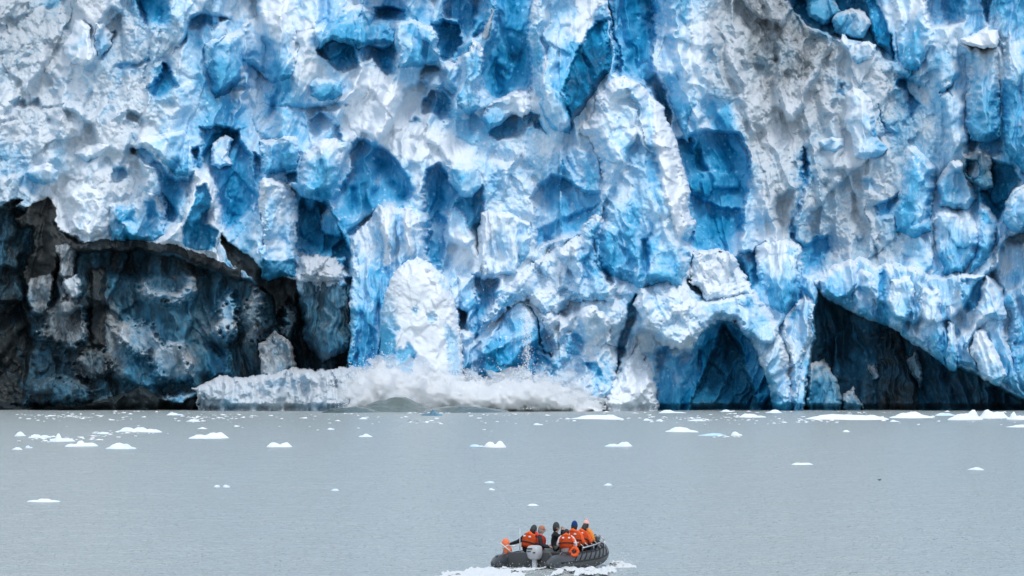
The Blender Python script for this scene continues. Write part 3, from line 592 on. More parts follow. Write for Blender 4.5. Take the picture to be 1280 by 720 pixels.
spl = [(425,524),(432,486),(445,474),(460,464),(476,454),(492,455),(505,461),(522,462),(545,464),(562,468),(580,474),(592,476),(606,479),(620,476),(636,477),(652,474),(668,472),(684,478),(700,484),(716,491),(736,496),(752,510),(760,524)]
sgx = np.arange(415, 770, 1.); sgy = np.arange(440, 526, 1.); bx, by = [a.astype(np.float32) for a in np.meshgrid(sgx, sgy)]
na = fbm(bx / 9, by / 9, 4, 601); sd = sdist(spl, bx + na * 9, by + fbm(bx / 9, by / 9, 4, 605) * 9)
SB = max(bas_at(x, 500) for x in range(430, 760, 10))
t = np.clip(sd / 30, 0, 1); prof = np.sqrt(np.clip(1 - (1 - t) ** 2, 0, 1))
SH0 = BH + 3
hs = SH0 - 7 + 7.5 * prof + (chunks((bx + na * 12) / 24, (by + na * 12) / 20, 610, .9, 1.2) * 2.4 + chunks((bx + na * 8) / 10, (by + na * 8) / 9, 615) * .5 + fbm(bx / 4, by / 4, 3, 618) * .15) * np.clip(sd / 9, .15, 1)
hs = blur(hs.astype(np.float32), 1); keep = sd > -.5; qk = keep[:-1, :-1] & keep[1:, :-1] & keep[1:, 1:] & keep[:-1, 1:]
ii = np.arange(bx.size).reshape(bx.shape); q = np.stack([ii[:-1, :-1], ii[1:, :-1], ii[1:, 1:], ii[:-1, 1:]], -1)[qk]
u, inv = np.unique(q, return_inverse=True); Vf = place(hs, bx, by).reshape(-1, 3)[u]
sp_o = obj_np('splash', Vf, inv.reshape(-1, 4), FOAM)
tag(sp_o, 'white surge of broken water and ice where the block plunges in', 'splash', kind='stuff')
soup = Soup(); cand = rng.random((120000, 2)) * [370, 110] + [410, 418]
cx_, cy_ = cand[:, 0].astype(np.float32), cand[:, 1].astype(np.float32)
s_ = sdist(spl, cx_ + fbm(cx_ / 14, cy_ / 14, 3, 620) * 14, cy_ + fbm(cx_ / 14, cy_ / 14, 3, 625) * 14)
ok = (s_ > -26) & (rng.random(len(s_)) < np.exp(-np.clip(-s_ - 1, 0, 99) / 5.) * .45) & (s_ < 6) & (cy_ < 512)
hx = SH0 - 4 + 8 * rng.random(ok.sum()); soup.add(place(hx.astype(np.float32), cx_[ok], cy_[ok]), .025 + .075 * rng.random(ok.sum()) ** 2)
# thin fall of ice chips beside the block
nn = 900; fx = 659 + rng.normal(0, 3.2, nn) ; fy = 392 + 80 * rng.random(nn); fx = fx + (fy - 392) * .02 * rng.normal(0, 1, nn)
soup.add(place(np.full(nn, bas_at(659, 440) + 13, np.float32) + rng.normal(0, 1, nn).astype(np.float32), fx.astype(np.float32), fy.astype(np.float32)), .03 + .06 * rng.random(nn) ** 2)
nn = 260; fx = 590 + 140 * rng.random(nn); fy = 300 + 170 * rng.random(nn)
soup.add(place(np.full(nn, bas_at(640, 440) + 14, np.float32), fx.astype(np.float32), fy.astype(np.float32)), .02 + .05 * rng.random(nn))
Vd, Td = soup.mesh(); dr = obj_np('spray', Vd, Td, DROP, None, None, False)
tag(dr, 'fine white droplets and ice chips thrown up around the splash', 'spray', kind='stuff')
# soft mist of the splash: a thin even volume in billowing lobes
MIST = bpy.data.materials.new('mist'); MIST.use_nodes = True; t_ = MIST.node_tree; t_.nodes.clear()
mo = N(t_, 'ShaderNodeOutputMaterial'); pv = N(t_, 'ShaderNodeVolumePrincipled'); pv.inputs['Color'].default_value = (.997, .998, .999, 1); pv.inputs['Density'].default_value = .17; pv.inputs['Anisotropy'].default_value = .2
t_.links.new(pv.outputs[0], mo.inputs['Volume'])
bm = bmesh.new()
for (x, y, rx_, rz_) in [(452,486,3.4,2.4),(478,474,3.6,2.8),(500,478,3.4,2.6),(530,480,4.2,2.4),(560,484,4,2.4),(600,486,4,2.2),(630,482,4,2.4),(660,484,4.2,2.4),(690,486,4,2.6),(720,498,3.8,1.8),(478,460,2.6,1.8),(515,464,2.8,1.6),(545,468,2.4,1.5)]:
    c = loc_at(x, y, SH0 + 3); r = bmesh.ops.create_icosphere(bm, subdivisions=4, radius=1)
    for v in r['verts']:
        k = 1 + .28 * math.sin(5 * v.co.x + x) * math.cos(4 * v.co.z + y) + .18 * math.sin(9 * v.co.z + 7 * v.co.x + y)
        v.co = Vector((c[0] + v.co.x * rx_ * k, c[1] + v.co.y * 3.5 * k, max(.3, c[2] + v.co.z * rz_ * k)))
mi_ = obj_bm('mist', bm, MIST); tag(mi_, 'soft white mist hanging over the splash', 'mist', kind='stuff')

# --- swell: a rounded green grey wave in front of the splash
SWELL = mat('swell_water', (.115, .15, .14), .12, .5, bump=(1.2, .8, .25))
def swell(x0, x1, hgt, Yc, dy, name, lab, seed):
    X0, X1 = (x0 - CX) / F * Yc, (x1 - CX) / F * Yc; xs_ = np.linspace(X0, X1, 140); ys_ = np.linspace(Yc - dy, Yc + dy, 60); a, e = np.meshgrid(xs_, ys_)
    a = a.astype(np.float32); e = e.astype(np.float32); pr = np.sin(np.pi * np.clip((a - X0) / (X1 - X0), 0, 1)) ** .7 * np.exp(-((e - Yc - fbm(a / 5, e / 5, 2, seed) * 1.2) / (dy * .42)) ** 2)
    zz = hgt * pr * (1 + .22 * fbm(a / 2.6, e / 3, 3, seed + 3)) - .12 + fbm(a / .8, e / .8, 3, seed + 5) * .06
    k = np.arange(a.size).reshape(a.shape); q = np.stack([k[:-1, :-1], k[:-1, 1:], k[1:, 1:], k[1:, :-1]], -1).reshape(-1, 4)
    return tag(obj_np(name, np.stack([a, e, zz], -1).reshape(-1, 3), q, SWELL), lab, 'wave')
YS = D0 - SH0 - 9
swell(446, 545, 2.3, YS, 7, 'wave', 'steep dark green swell rising under the falling block', 700)
swell(520, 640, 1.1, YS - 6, 6, 'wave', 'low grey green swell spreading right in front of the splash', 720)
swell(400, 480, .9, YS - 7, 6, 'wave', 'low foam edged swell below the ice rubble', 740)

# ------------------------------------------------------------------ floating ice
def Yof(py): return F * HC / (py - HY)
def floe(cx, yw, wpx, hpx, label, peaks=None, seed=0, c=.05, deep=.55, dark=0., group='ice floes on the water', name='ice_floe'):
    Y = Yof(yw); s = F / Y; w = wpx / s; h = hpx / s * .62; X0 = (cx - CX) / s; dp = max(w * deep, .25)
    n = int(np.clip(wpx * 1.3, 16, 130)); m_ = int(max(14, n * .5)); a, e = np.meshgrid(np.linspace(-.56, .56, n), np.linspace(-.6, .6, m_)); a = a.astype(np.float32); e = e.astype(np.float32)
    sa, se = a * w + seed * 13.7, e * dp + seed * 7.1; sc = w / 5
    r = np.sqrt(a ** 2 + e ** 2) * 2; ang = np.arctan2(e, a); lim = 1 + .16 * fbm(np.cos(ang) * 1.6 + seed, np.sin(ang) * 1.6, 3, seed + 5)
    env = np.clip((lim - r) * 2.6, -.35, 1); env = np.where(env > 0, env ** .55, env)
    pk = peaks or [(-.1 + .3 * math.sin(seed * 2.1), .5, 1.)]; ph = .32
    ph = np.full(a.shape, .38, np.float32)
    for (u0, sg, am) in pk: ph = np.maximum(ph, am * np.exp(-np.abs((a * 2 - u0) / (sg * 1.5)) ** 3 - (e * 2 / .9) ** 2))
    ck = chunks(sa / (sc * .8), se / (sc * .8), seed + 9, .9, 1.3) * .30 + chunks(sa / (sc * .3), se / (sc * .3), seed + 19) * .13
    zz = np.where(env > 0, h * env * (ph * (1. + ck * .8) + ck * .16), env * .8) + .01
    blu = np.clip(c + .22 * np.clip(.35 - env, 0, 1) + .10 * fbm(sa / sc, se / sc, 3, seed), 0, 1)
    at = np.stack([blu, 0 * blu + dark, 0 * blu + .3, 0 * blu + 1], -1).reshape(-1, 4)
    k = np.arange(a.size).reshape(a.shape); q = np.stack([k[:-1, :-1], k[:-1, 1:], k[1:, 1:], k[1:, :-1]], -1); kp = env > -.34; qk = kp[:-1, :-1] | kp[1:, 1:] | kp[1:, :-1] | kp[:-1, 1:]
    V = np.stack([X0 + a * w, Y + dp * .5 + e * dp, zz], -1).reshape(-1, 3); u, inv = np.unique(q[qk], return_inverse=True)
    return tag(obj_np(name, V[u] - [X0, Y + dp * .5, 0], inv.reshape(-1, 4), ICE, None, at[u]), label, 'ice floe', group), (X0, Y + dp * .5, 0)
FL = [
 (1062, 524.5, 104, 9, 'longest flat white floe under the dark hollow', [(-.2, .7, .9), (.7, .3, .85)], .03),
 (1141, 522.5, 55, 10, 'white floe with a low rounded crest beside the longest floe', [(-.1, .45, 1.)], .03),
 (1182, 519.5, 27, 5, 'small greyish floe tucked behind two larger white floes', None, .2),
 (1207, 525, 44, 17, 'white floe topped by a round knob near the right edge', [(.45, .22, 1.), (-.1, .5, .6)], .03),
 (1243, 523, 42, 14, 'tall blocky white floe touching the knobbed floe', [(-.3, .35, 1.), (.3, .4, .8)], .04),
 (1275, 525, 30, 13, 'white floe with an upright lump cut by the right frame edge', [(-.5, .2, 1.), (.2, .6, .55)], .03),
 (1276, 534, 34, 4, 'low flat floe nearest the right frame edge', None, .08),
 (942, 521.5, 33, 6, 'smooth white floe in front of the dark cave', None, .04),
 (908, 515, 15, 4, 'small white floe at the foot of the sea cave', None, .1),
 (841, 516.5, 36, 5, 'long low floe against the blue lower wall', [(-.4, .4, 1.)], .08),
 (747, 524, 66, 7, 'broad flat white floe right of the splash', [(.1, .6, 1.)], .05),
 (852, 540, 40, 8, 'pale floe with a gentle peak below the blue wall', [(-.1, .45, 1.)], .10),
 (890, 544.5, 34, 4, 'thin glassy floe awash beside the gently peaked floe', None, .3),
 (921, 544.5, 14, 7, 'small lumpy white floe at the end of the thin glassy floe', None, .06),
 (774, 558.5, 36, 8, 'glassy floe with a bright white lump on its right half', [(.45, .35, 1.), (-.5, .3, .6)], .16),
 (619, 559, 27, 10, 'bright white floe of two round lumps in mid water', [(-.55, .33, 1.), (.5, .33, 1.)], .02),
 (596, 558.5, 19, 4, 'clear flat sliver left of the two lumped floe', None, .28),
 (349, 559, 31, 8, 'bright white floe with a dip in its middle', [(-.5, .4, 1.), (.55, .36, 1.)], .02),
 (540, 519.5, 26, 9, 'dark glassy floe with a white tip in front of the swell', [(.15, .3, 1.)], .45),
 (516, 527, 20, 4, 'low pale floe below the dark glassy floe', None, .12),
 (457, 546, 17, 5, 'small peaked floe left of centre water', [(.1, .35, 1.)], .12),
 (454, 524, 12, 3, 'tiny white floe below the foam edged swell', None, .1),
 (414, 536.5, 9, 2, 'tiny sliver of ice below the rubble bank', None, .1),
 (259, 548, 49, 10, 'white floe with a taller right end left of centre', [(.45, .45, 1.), (-.5, .4, .55)], .04),
 (241, 527, 18, 4, 'small white floe below the rubble bank left end', None, .08),
 (219, 519, 22, 4, 'low floe at the foot of the black silt bank', None, .12),
 (171, 540, 58, 8, 'long broken floe with several small crests', [(-.45, .22, 1.), (.1, .25, .95), (.7, .25, .7)], .10),
 (150, 561, 40, 9, 'greyish domed floe in the left group', [(0., .5, 1.)], .14),
 (101, 558, 43, 10, 'white floe with a pointed crest in the left group', [(-.05, .18, 1.), (.5, .5, .6)], .05),
 (77, 552, 32, 13, 'small floe with an upright thumb of ice', [(-.3, .16, 1.), (.4, .4, .4)], .10),
 (127, 543, 21, 4, 'thin grey sliver between two left floes', None, .2),
 (50, 547, 29, 6, 'low pinkish white floe at the far left', [(-.4, .3, .9), (.4, .3, .7)], .10),
 (25, 545, 14, 7, 'small humped floe nearest the left frame edge', None, .10),
 (21, 562, 13, 4, 'tiny low floe at the left below the humped one', None, .12),
 (36, 560, 9, 4, 'tiny pointed chip beside the tiny low floe', None, .14),
 (53, 627, 41, 5, 'flat white floe alone in the open water at lower left', [(.1, .3, 1.)], .04),
 (271, 608, 8, 2, 'tiny ice chip in open water, left one of a pair', None, .1),
 (283, 608, 8, 2.4, 'tiny ice chip in open water, right one of a pair', None, .1),
 (419, 613.5, 11, 3, 'small pale floe low in the water left of the boat', None, .16),
 (612, 603, 13, 1.6, 'thin sliver of ice in open water above the boat', None, .16),
 (615, 612.5, 8, 3, 'tiny white floe just below the thin sliver', None, .08),
 (666, 633, 17, 4, 'pale floe nearest the boat, just above the passengers', None, .12),
 (760, 607.5, 12, 4, 'small domed floe in open water right of centre', None, .14),
 (673, 531, 12, 2.4, 'small flat floe in front of the spray', None, .1),
 (1003, 581.5, 29, 4, 'narrow bright floe alone in the open water at right', [(-.5, .4, .9), (.4, .5, .9)], .03),
 (1220, 587.5, 22, 4, 'dull low floe alone in the water at far right', None, .22),
 (1119, 527.5, 13, 3.4, 'small floe in front of the longest floe right end', None, .08),
 (1058, 540, 10, 3, 'tiny floe in the dark water below the longest floe', None, .12),
 (968, 516, 20, 5, 'small pale floe at the foot of the pale arch', None, .1),
 (810, 525.5, 12, 3, 'small floe right of the broad flat floe', None, .1),
 (825, 526.5, 10, 3, 'small square floe below the long low floe', None, .1),
 (870, 526.5, 25, 3, 'thin strip of ice left of the smooth white floe', None, .14),
]
for i, (x, y, w, h, lab, pk, c) in enumerate(FL):
    o, l = floe(x, y, w, h, lab, pk, i + 1, c, dark=.42 if 'dark glassy' in lab else 0.); o.location = l
# brash: countless scraps between the floes and along the foot of the ice
bs = Soup(); nb = 900
by_ = 514.2 + rng.exponential(5.5, nb); bx_ = rng.random(nb) * 1340 - 30
dens = fbm((bx_ / 60).astype(np.float32), (by_ / 3).astype(np.float32), 3, 800); k = (dens > -.06) & (by_ < 548); bx_, by_ = bx_[k], by_[k]
Yb = Yof(by_); P = np.stack([(bx_ - CX) / F * Yb, Yb, 0 * Yb], -1); bs.add(P, .10 + .38 * rng.random(len(Yb)) ** 3)
cl_ = []
for (x, y, sx, sy, n_) in [(535, 528, 26, 1.2, 30), (160, 543, 36, 2, 20), (60, 549, 40, 2.5, 25), (280, 522, 60, 1.2, 60), (90, 521, 60, 1.5, 70), (885, 524, 60, 2, 60), (1000, 527, 60, 1.6, 45), (620, 518, 40, 1, 30), (900, 546, 24, 1, 12), (120, 548, 30, 2, 15)]:
    X_ = x + rng.normal(0, sx * .5, n_); Y_ = Yof(np.clip(y + rng.normal(0, sy, n_), 514, 600)); bs.add(np.stack([(X_ - CX) / F * Y_, Y_, 0 * Y_], -1), .10 + .30 * rng.random(n_) ** 2)
Vb, Tb = bs.mesh(); Vb[:, 2] *= .35
tag(obj_np('brash_ice', Vb, Tb, FOAM, None, None, False), 'scattered scraps of white brash ice between the floes', 'brash ice', kind='stuff')
# a small dark bird on the water
bm = bmesh.new(); Yk = Yof(600.5); sk = F / Yk
for (x, z, rx_, ry_, rz_) in [(0, .10, .26, .13, .12), (.24, .24, .07, .06, .07), (.20, .16, .05, .05, .12), (-.28, .14, .12, .06, .05), (.34, .235, .07, .02, .02)]:
    r = bmesh.ops.create_icosphere(bm, subdivisions=2, radius=1)
    for v in r['verts']: v.co = Vector((x + v.co.x * rx_, v.co.y * ry_, z + v.co.z * rz_))
bd = obj_bm('seabird', bm, mat('dark_feather', (.03, .03, .033), .6)); bd.scale = (.33, .33, .33); bd.location = ((1099.5 - CX) / sk, Yk, 0)
tag(bd, 'tiny dark bird afloat on the open water at right', 'bird')
# ------------------------------------------------------------------ inflatable boat
HYP = mat('tube_rubber', (.040, .048, .055), .42, .5, bump=(6, .3, .02), var=.15)
HYP2 = mat('trim_rubber', (.014, .016, .018), .6, .3); DECK = mat('deck', (.05, .055, .058), .6); ALU = mat('aluminium', (.55, .56, .57), .35, .5, .8)
COWL = mat('cowling_paint', (.42, .43, .45), .3, .5); BLK = mat('black_plastic', (.012, .012, .013), .45); BLUEM = mat('blue_fabric', (.02, .06, .20), .8); ROPE = mat('dark_rope', (.016, .018, .02), .85)
ORG = mat('orange_fabric', (.80, .115, .025), .75, .3, bump=(30, .4, .01), var=.12); ORG2 = mat('faded_orange_fabric', (.82, .20, .09), .75, .3, var=.12); RED = mat('red_fabric', (.68, .055, .035), .75, .3, var=.12); YEL = mat('yellow_orange_fabric', (.84, .27, .035), .75, .3, var=.12)
JK = mat('dark_jacket', (.016, .019, .023), .8, .2, var=.3); JK2 = mat('charcoal_jacket', (.03, .033, .037), .8, .2, var=.3); TR = mat('grey_green_trousers', (.12, .135, .125), .85, .2, var=.2); TR2 = mat('dark_trousers', (.035, .04, .045), .85, .2, var=.2)
PALE = mat('pale_pink_fabric', (.72, .62, .62), .8, .2, var=.1); SKIN = mat('skin', (.50, .30, .23), .55, .3); BOOT = mat('rubber_boot', (.016, .016, .016), .5)
HATG = mat('grey_green_knit', (.055, .07, .07), .9, .1, var=.25); HATB = mat('blue_knit', (.015, .045, .17), .9, .1, var=.2); HATP = mat('pink_knit', (.78, .46, .42), .9, .1, var=.15); HAIR = mat('dark_hair', (.018, .014, .012), .6); HAIRG = mat('grey_hair', (.20, .21, .21), .6, var=.2); REFL = mat('reflective_tape', (.72, .72, .70), .35, .6)
CAPM = mat('dull_orange_fabric', (.42, .17, .10), .85, .2)
STRAP = mat('pale_strap', (.70, .66, .60), .7)

def ring_frame(t):
    t = t.normalized(); up = Vector((0, 0, 1)) if abs(t.z) < .95 else Vector((1, 0, 0)); s_ = t.cross(up).normalized(); return s_, s_.cross(t).normalized()
def sweep(bm, pts, rad, n=10, cap=True, flat=1.):
    pts = [Vector(p_) for p_ in pts]; rad = rad if isinstance(rad, (list, tuple)) else [rad] * len(pts); rings = []
    for i, p_ in enumerate(pts):
        t = pts[min(i + 1, len(pts) - 1)] - pts[max(i - 1, 0)]; a, e = ring_frame(t)
        rings.append([bm.verts.new(p_ + rad[i] * (math.cos(k * 6.28318 / n) * a + flat * math.sin(k * 6.28318 / n) * e)) for k in range(n)])
    for r0, r1 in zip(rings, rings[1:]):
        for k in range(n): bm.faces.new((r0[k], r0[(k + 1) % n], r1[(k + 1) % n], r1[k]))
    if cap: bm.faces.new(rings[0][::-1]); bm.faces.new(rings[-1])
def blob(bm, c, r, sub=2):
    k = bmesh.ops.create_icosphere(bm, subdivisions=sub, radius=1); r = r if isinstance(r, (tuple, list)) else (r, r, r)
    for v in k['verts']: v.co = Vector((c[0] + v.co.x * r[0], c[1] + v.co.y * r[1], c[2] + v.co.z * r[2]))
    return k['verts']
def rbox(bm, c, s_, bev=.03, rot=None):
    k = bmesh.ops.create_cube(bm, size=1); vs_ = k['verts']
    for v in vs_: v.co = Vector((v.co.x * s_[0], v.co.y * s_[1], v.co.z * s_[2]))
    es = list({e for v in vs_ for e in v.link_edges}); g = bmesh.ops.bevel(bm, geom=es, offset=bev, segments=2, affect='EDGES', profile=.7)
    vs_ = list({v for f in g['faces'] for v in f.verts} | {v for v in vs_ if v.is_valid})
    for v in vs_: v.co = (rot @ v.co if rot else v.co) + Vector(c)
def spline(P, n):
    P = [Vector(p_) for p_ in P]; Q = [P[0] * 2 - P[1]] + P + [P[-1] * 2 - P[-2]]; o = []
    for i in range(1, len(Q) - 2):
        for k in range(n):
            t = k / n; a, b_, c_, d_ = Q[i - 1], Q[i], Q[i + 1], Q[i + 2]
            o.append(.5 * (2 * b_ + (c_ - a) * t + (2 * a - 5 * b_ + 4 * c_ - d_) * t * t + (3 * b_ - a - 3 * c_ + d_) * t ** 3))
    return o + [P[-1]]

TH = R(23.6); BX, BY = (661 - CX) / F * 194.0, 194.0
boat = empty('inflatable_boat', (BX, BY, 0), R(90) - TH)
tag(boat, 'dark grey inflatable boat with outboard motor heading towards the ice front', 'boat')
BMAT = Matrix.Translation((BX, BY, 0)) @ Matrix.Rotation(R(90) - TH, 4, 'Z')
half = [(-.80, 1.02, .20), (-.45, 1.04, .21), (-.1, 1.05, .22), (.8, 1.07, .23), (2., 1.07, .25), (3.2, 1.04, .29), (4.1, .93, .38), (4.75, .70, .48), (5.15, .38, .55), (5.28, 0, .58)]
hr = [.07, .20, .29, .31, .31, .31, .305, .295, .285, .28]
PP = spline(half + [(x, -y, zz) for x, y, zz in half[-2::-1]], 5); RR = [float(v) for v in np.interp(np.linspace(0, 18, len(PP)), range(19), hr + hr[-2::-1])]
bm = bmesh.new(); sweep(bm, PP, RR, 20); obj_bm('tube', bm, HYP, boat)
def on_tube(u, ang, off=.0):
    """point on the starboard tube: u = metres from the stern, ang = degrees up from outboard"""
    f_ = np.interp(u, [h_[0] for h_ in half], range(10)); x = u; y = -float(np.interp(u, [h_[0] for h_ in half], [h_[1] for h_ in half])); zz = float(np.interp(u, [h_[0] for h_ in half], [h_[2] for h_ in half])); r = float(np.interp(f_, range(10), hr)) + off
    return Vector((x, y - r * math.cos(R(ang)), zz + r * math.sin(R(ang))))
for sd_ in (1, -1):
    bm = bmesh.new()
    pts = [on_tube(u, 5, .012) for u in np.linspace(-.2, 4.6, 24)]; pts = [Vector((v.x, v.y * -sd_, v.z)) if sd_ > 0 else v for v in pts]
    sweep(bm, pts, .035, 8); obj_bm('rub_strake', bm, HYP2, boat)
    bm = bmesh.new()
    for k in range(9):
        u = .7 + k * .44; pts = [on_tube(u + a * .012, a, .012) for a in (12, 30, 48, 66, 84)]
        if sd_ > 0: pts = [Vector((v.x, -v.y, v.z)) for v in pts]
        sweep(bm, pts, .022, 6)
    pts = [on_tube(u, 68 - 12 * abs(math.sin(u * 7.14)), .03) for u in np.linspace(.5, 4.5, 60)]
    if sd_ > 0: pts = [Vector((v.x, -v.y, v.z)) for v in pts]
    sweep(bm, pts, .014, 6); obj_bm('grab_line', bm, ROPE, boat)
bm = bmesh.new()
v = [bm.verts.new(p_) for p_ in ((-.05, .95, .14), (-.05, -.95, .14), (3.6, -.85, .18), (4.8, -.3, .38), (4.8, .3, .38), (3.6, .85, .18))]; bm.faces.new(v)
r = bmesh.ops.extrude_face_region(bm, geom=bm.faces[:])
for q_ in r['geom']:
    if isinstance(q_, bmesh.types.BMVert): q_.co.z -= .08
obj_bm('floorboard', bm, DECK, boat, False)
bm = bmesh.new(); rbox(bm, (-.02, 0, .33), (.07, 1.55, .52), .015); obj_bm('transom', bm, DECK, boat)
bm = bmesh.new(); rbox(bm, (.62, .38, .36), (.5, .85, .40), .05); obj_bm('stern_seat', bm, BLK, boat)
bm = bmesh.new(); rbox(bm, (1.75, -.1, .36), (.42, 1.5, .40), .05); obj_bm('middle_seat', bm, DECK, boat)
# spray dodger of the bow: a raised grey cone end
bm = bmesh.new(); sweep(bm, [(4.55, -.62, .70), (4.85, -.30, .86), (4.95, 0, .90), (4.85, .30, .86), (4.55, .62, .70)], .10, 10); obj_bm('bow_roll', bm, HYP, boat)
# motor
mo_ = empty('outboard_motor', (-.28, -.35, 0), 0, boat)
bm = bmesh.new(); rings = []
for zz, sx, sy, ox in ((.36, .15, .15, 0), (.42, .22, .21, -.01), (.60, .27, .245, -.03), (.74, .265, .235, -.03), (.82, .22, .20, -.02), (.85, .12, .11, -.01)):
    rings.append([bm.verts.new((ox + sx * math.copysign(abs(math.cos(a)) ** .6, math.cos(a)), sy * math.copysign(abs(math.sin(a)) ** .6, math.sin(a)), zz)) for a in np.linspace(0, 6.28318, 25)[:-1]])
for r0, r1 in zip(rings, rings[1:]):
    for k in range(24): bm.faces.new((r0[k], r0[(k + 1) % 24], r1[(k + 1) % 24], r1[k]))
bm.faces.new(rings[-1]); bm.faces.new(rings[0][::-1]); cw = obj_bm('cowling', bm, COWL, mo_)
bm = bmesh.new(); rbox(bm, (-.30, .07, .735), (.03, .20, .045), .008); rbox(bm, (-.302, .09, .64), (.03, .14, .03), .006); rbox(bm, (-.302, -.10, .60), (.03, .09, .04), .006); obj_bm('dark_marking', bm, BLK, mo_)
bm = bmesh.new(); rbox(bm, (-.02, 0, .12), (.16, .15, .52), .04); rbox(bm, (-.05, 0, -.12), (.3, .26, .03), .01); blob(bm, (-.02, 0, -.28), (.22, .07, .07)); obj_bm('motor_leg', bm, COWL, mo_)
bm = bmesh.new(); rbox(bm, (.16, 0, .45), (.20, .26, .30), .03); obj_bm('clamp_bracket', bm, BLK, mo_)
bm = bmesh.new(); sweep(bm, [(.2, .02, .66), (.5, .10, .70), (.75, .16, .74)], [.035, .03, .025], 8); obj_bm('tiller', bm, BLK, mo_)
bm = bmesh.new()
for k in range(3):
    a = k * 2.094; rbox(bm, (-.26, .11 * math.cos(a), -.28 + .11 * math.sin(a)), (.02, .13, .13), .006, Matrix.Rotation(a, 3, 'X') @ Matrix.Rotation(.5, 3, 'Y'))
obj_bm('propeller', bm, ALU, mo_)
# stern frame with the aerial
bm = bmesh.new(); sweep(bm, [(.05, .36, .36), (.05, .36, .9), (.05, .355, 1.44)], [.022, .018, .012], 8); obj_bm('aerial', bm, ALU, boat)
bm = bmesh.new()
sweep(bm, [(.02, 1.0, .50), (.04, .75, .60), (.05, .36, .52), (.02, .10, .20), (-.02, -.3, .18)], .022, 8); sweep(bm, [(.02, .98, .5), (.05, .96, .80), (.05, .5, .80)], .018, 8)
obj_bm('stern_frame', bm, ALU, boat)
bm = bmesh.new(); blob(bm, (-.36, 1.06, .49 - .02), (.05, .05, .012)); obj_bm('blue_patch', bm, BLUEM, boat)
bm = bmesh.new(); sweep(bm, [(1.1, -.55, .35), (1.3, -.8, .66), (2.0, -.95, .72)], .02, 8); obj_bm('grab_rail', bm, ALU, boat)

def in_boat(o):
    o.matrix_world = BMAT @ o.matrix_world; return o
def at_boat(p_): return BMAT @ Vector(p_)
# --- gear carried in the boat: things of their own
g_ = empty('boarding_ladder', at_boat((2.1, -1.0, .56)), R(90) - TH)
for off in (-.10, .10):
    bm = bmesh.new(); sweep(bm, [(0, off - .04, .22 + off * .9), (1.2, off, .30 + off * .9), (2.3, off + .06, .44 + off * .9)], .024, 8); obj_bm('rail', bm, ALU, g_)
for k in range(6):
    x = .15 + k * .4; zz = .22 + .095 * x; bm = bmesh.new(); sweep(bm, [(x, -.12 + .02 * x, zz - .08), (x + .03, .10 + .02 * x, zz + .10)], .018, 6); obj_bm('rung', bm, ALU, g_)
for k, x in enumerate((.1, 1.1, 2.1)):
    bm = bmesh.new(); sweep(bm, [(x, -.08, -.02), (x, -.10, .14 + .09 * x)], .02, 6); obj_bm('post', bm, ALU, g_)
tag(g_, 'pale metal ladder lying lengthwise on the starboard tube', 'ladder')
def bag(name, c, s_, m, lab, rz=0, flap=True):
    bm = bmesh.new(); rbox(bm, (0, 0, s_[2] / 2), s_, min(s_) * .32)
    for v in bm.verts: v.co += Vector((fbm(np.array([v.co.x * 6]), np.array([v.co.z * 6 + v.co.y * 4]), 2, int(c[0] * 10)).item(), 0, fbm(np.array([v.co.y * 6 + 3]), np.array([v.co.x * 6]), 2, 5).item())) * .03
    o = obj_bm(name, bm, m); o.matrix_world = BMAT @ Matrix.Translation(c) @ Matrix.Rotation(R(rz), 4, 'Z')
    bm = bmesh.new(); sweep(bm, [(-s_[0] * .3, 0, s_[2] * .92), (-s_[0] * .15, 0, s_[2] + .07), (s_[0] * .15, 0, s_[2] + .07), (s_[0] * .3, 0, s_[2] * .92)], .014, 6); obj_bm('handle', bm, HYP2, o)
    return tag(o, lab, 'bag')
bag('dry_bag', (3.75, -.92, .84), (.55, .26, .20), BLK, 'black bag lying on the bow end of the ladder', 8)
bag('dry_bag', (3.5, -.78, .60), (.50, .28, .20), BLUEM, 'blue bag lying on the tube under the ladder', 4)
bag('dry_bag', (4.2, -.62, .70), (.42, .28, .22), BLK, 'black bag nearest the bow, below the ladder end', 20)
# orange things strapped at stern and side
bm = bmesh.new(); 
for (y, zz, rx_, ry_, rz_) in ((.03, .40, .13, .14, .17), (-.02, .15, .14, .16, .16)):
    for v in blob(bm, (0, y, zz), (rx_, ry_, rz_), 3): v.co += v.co.normalized() * .02 * math.sin(v.co.z * 40) * math.cos(v.co.y * 30)
lb = obj_bm('life_jacket', bm, ORG2); lb.matrix_world = BMAT @ Matrix.Translation((.12, .86, .50)) @ Matrix.Rotation(R(-6), 4, 'X')
bm = bmesh.new(); sweep(bm, [(-.14, .16, .42), (-.17, 0, .28), (-.15, -.16, .12)], .022, 6); sweep(bm, [(-.13, -.13, .33), (-.16, 0, .27), (-.12, .14, .22)], .018, 6); obj_bm('strap', bm, STRAP, lb)
tag(lb, 'folded orange life jacket strapped upright on the port stern tube', 'life jacket')
bm = bmesh.new(); sweep(bm, [(.05, .03, .46), (.03, .02, .34), (0, 0, .24)], [.05, .09, .10], 10)
ring = [(0 + .02 * math.sin(a), .135 * math.cos(a), .135 * math.sin(a)) for a in np.linspace(0, 6.28318, 25)]
sweep(bm, ring, .062, 10, False)
rb = obj_bm('rescue_buoy', bm, ORG); rb.matrix_world = BMAT @ Matrix.Translation((.98, -1.28, .60)) @ Matrix.Rotation(R(28), 4, 'Z')
bm = bmesh.new(); sweep(bm, [(0, .02, .13), (.02, -.02, .4)], .016, 6); obj_bm('rope', bm, STRAP, rb)
tag(rb, 'orange rescue buoy hanging over the starboard tube', 'buoy')

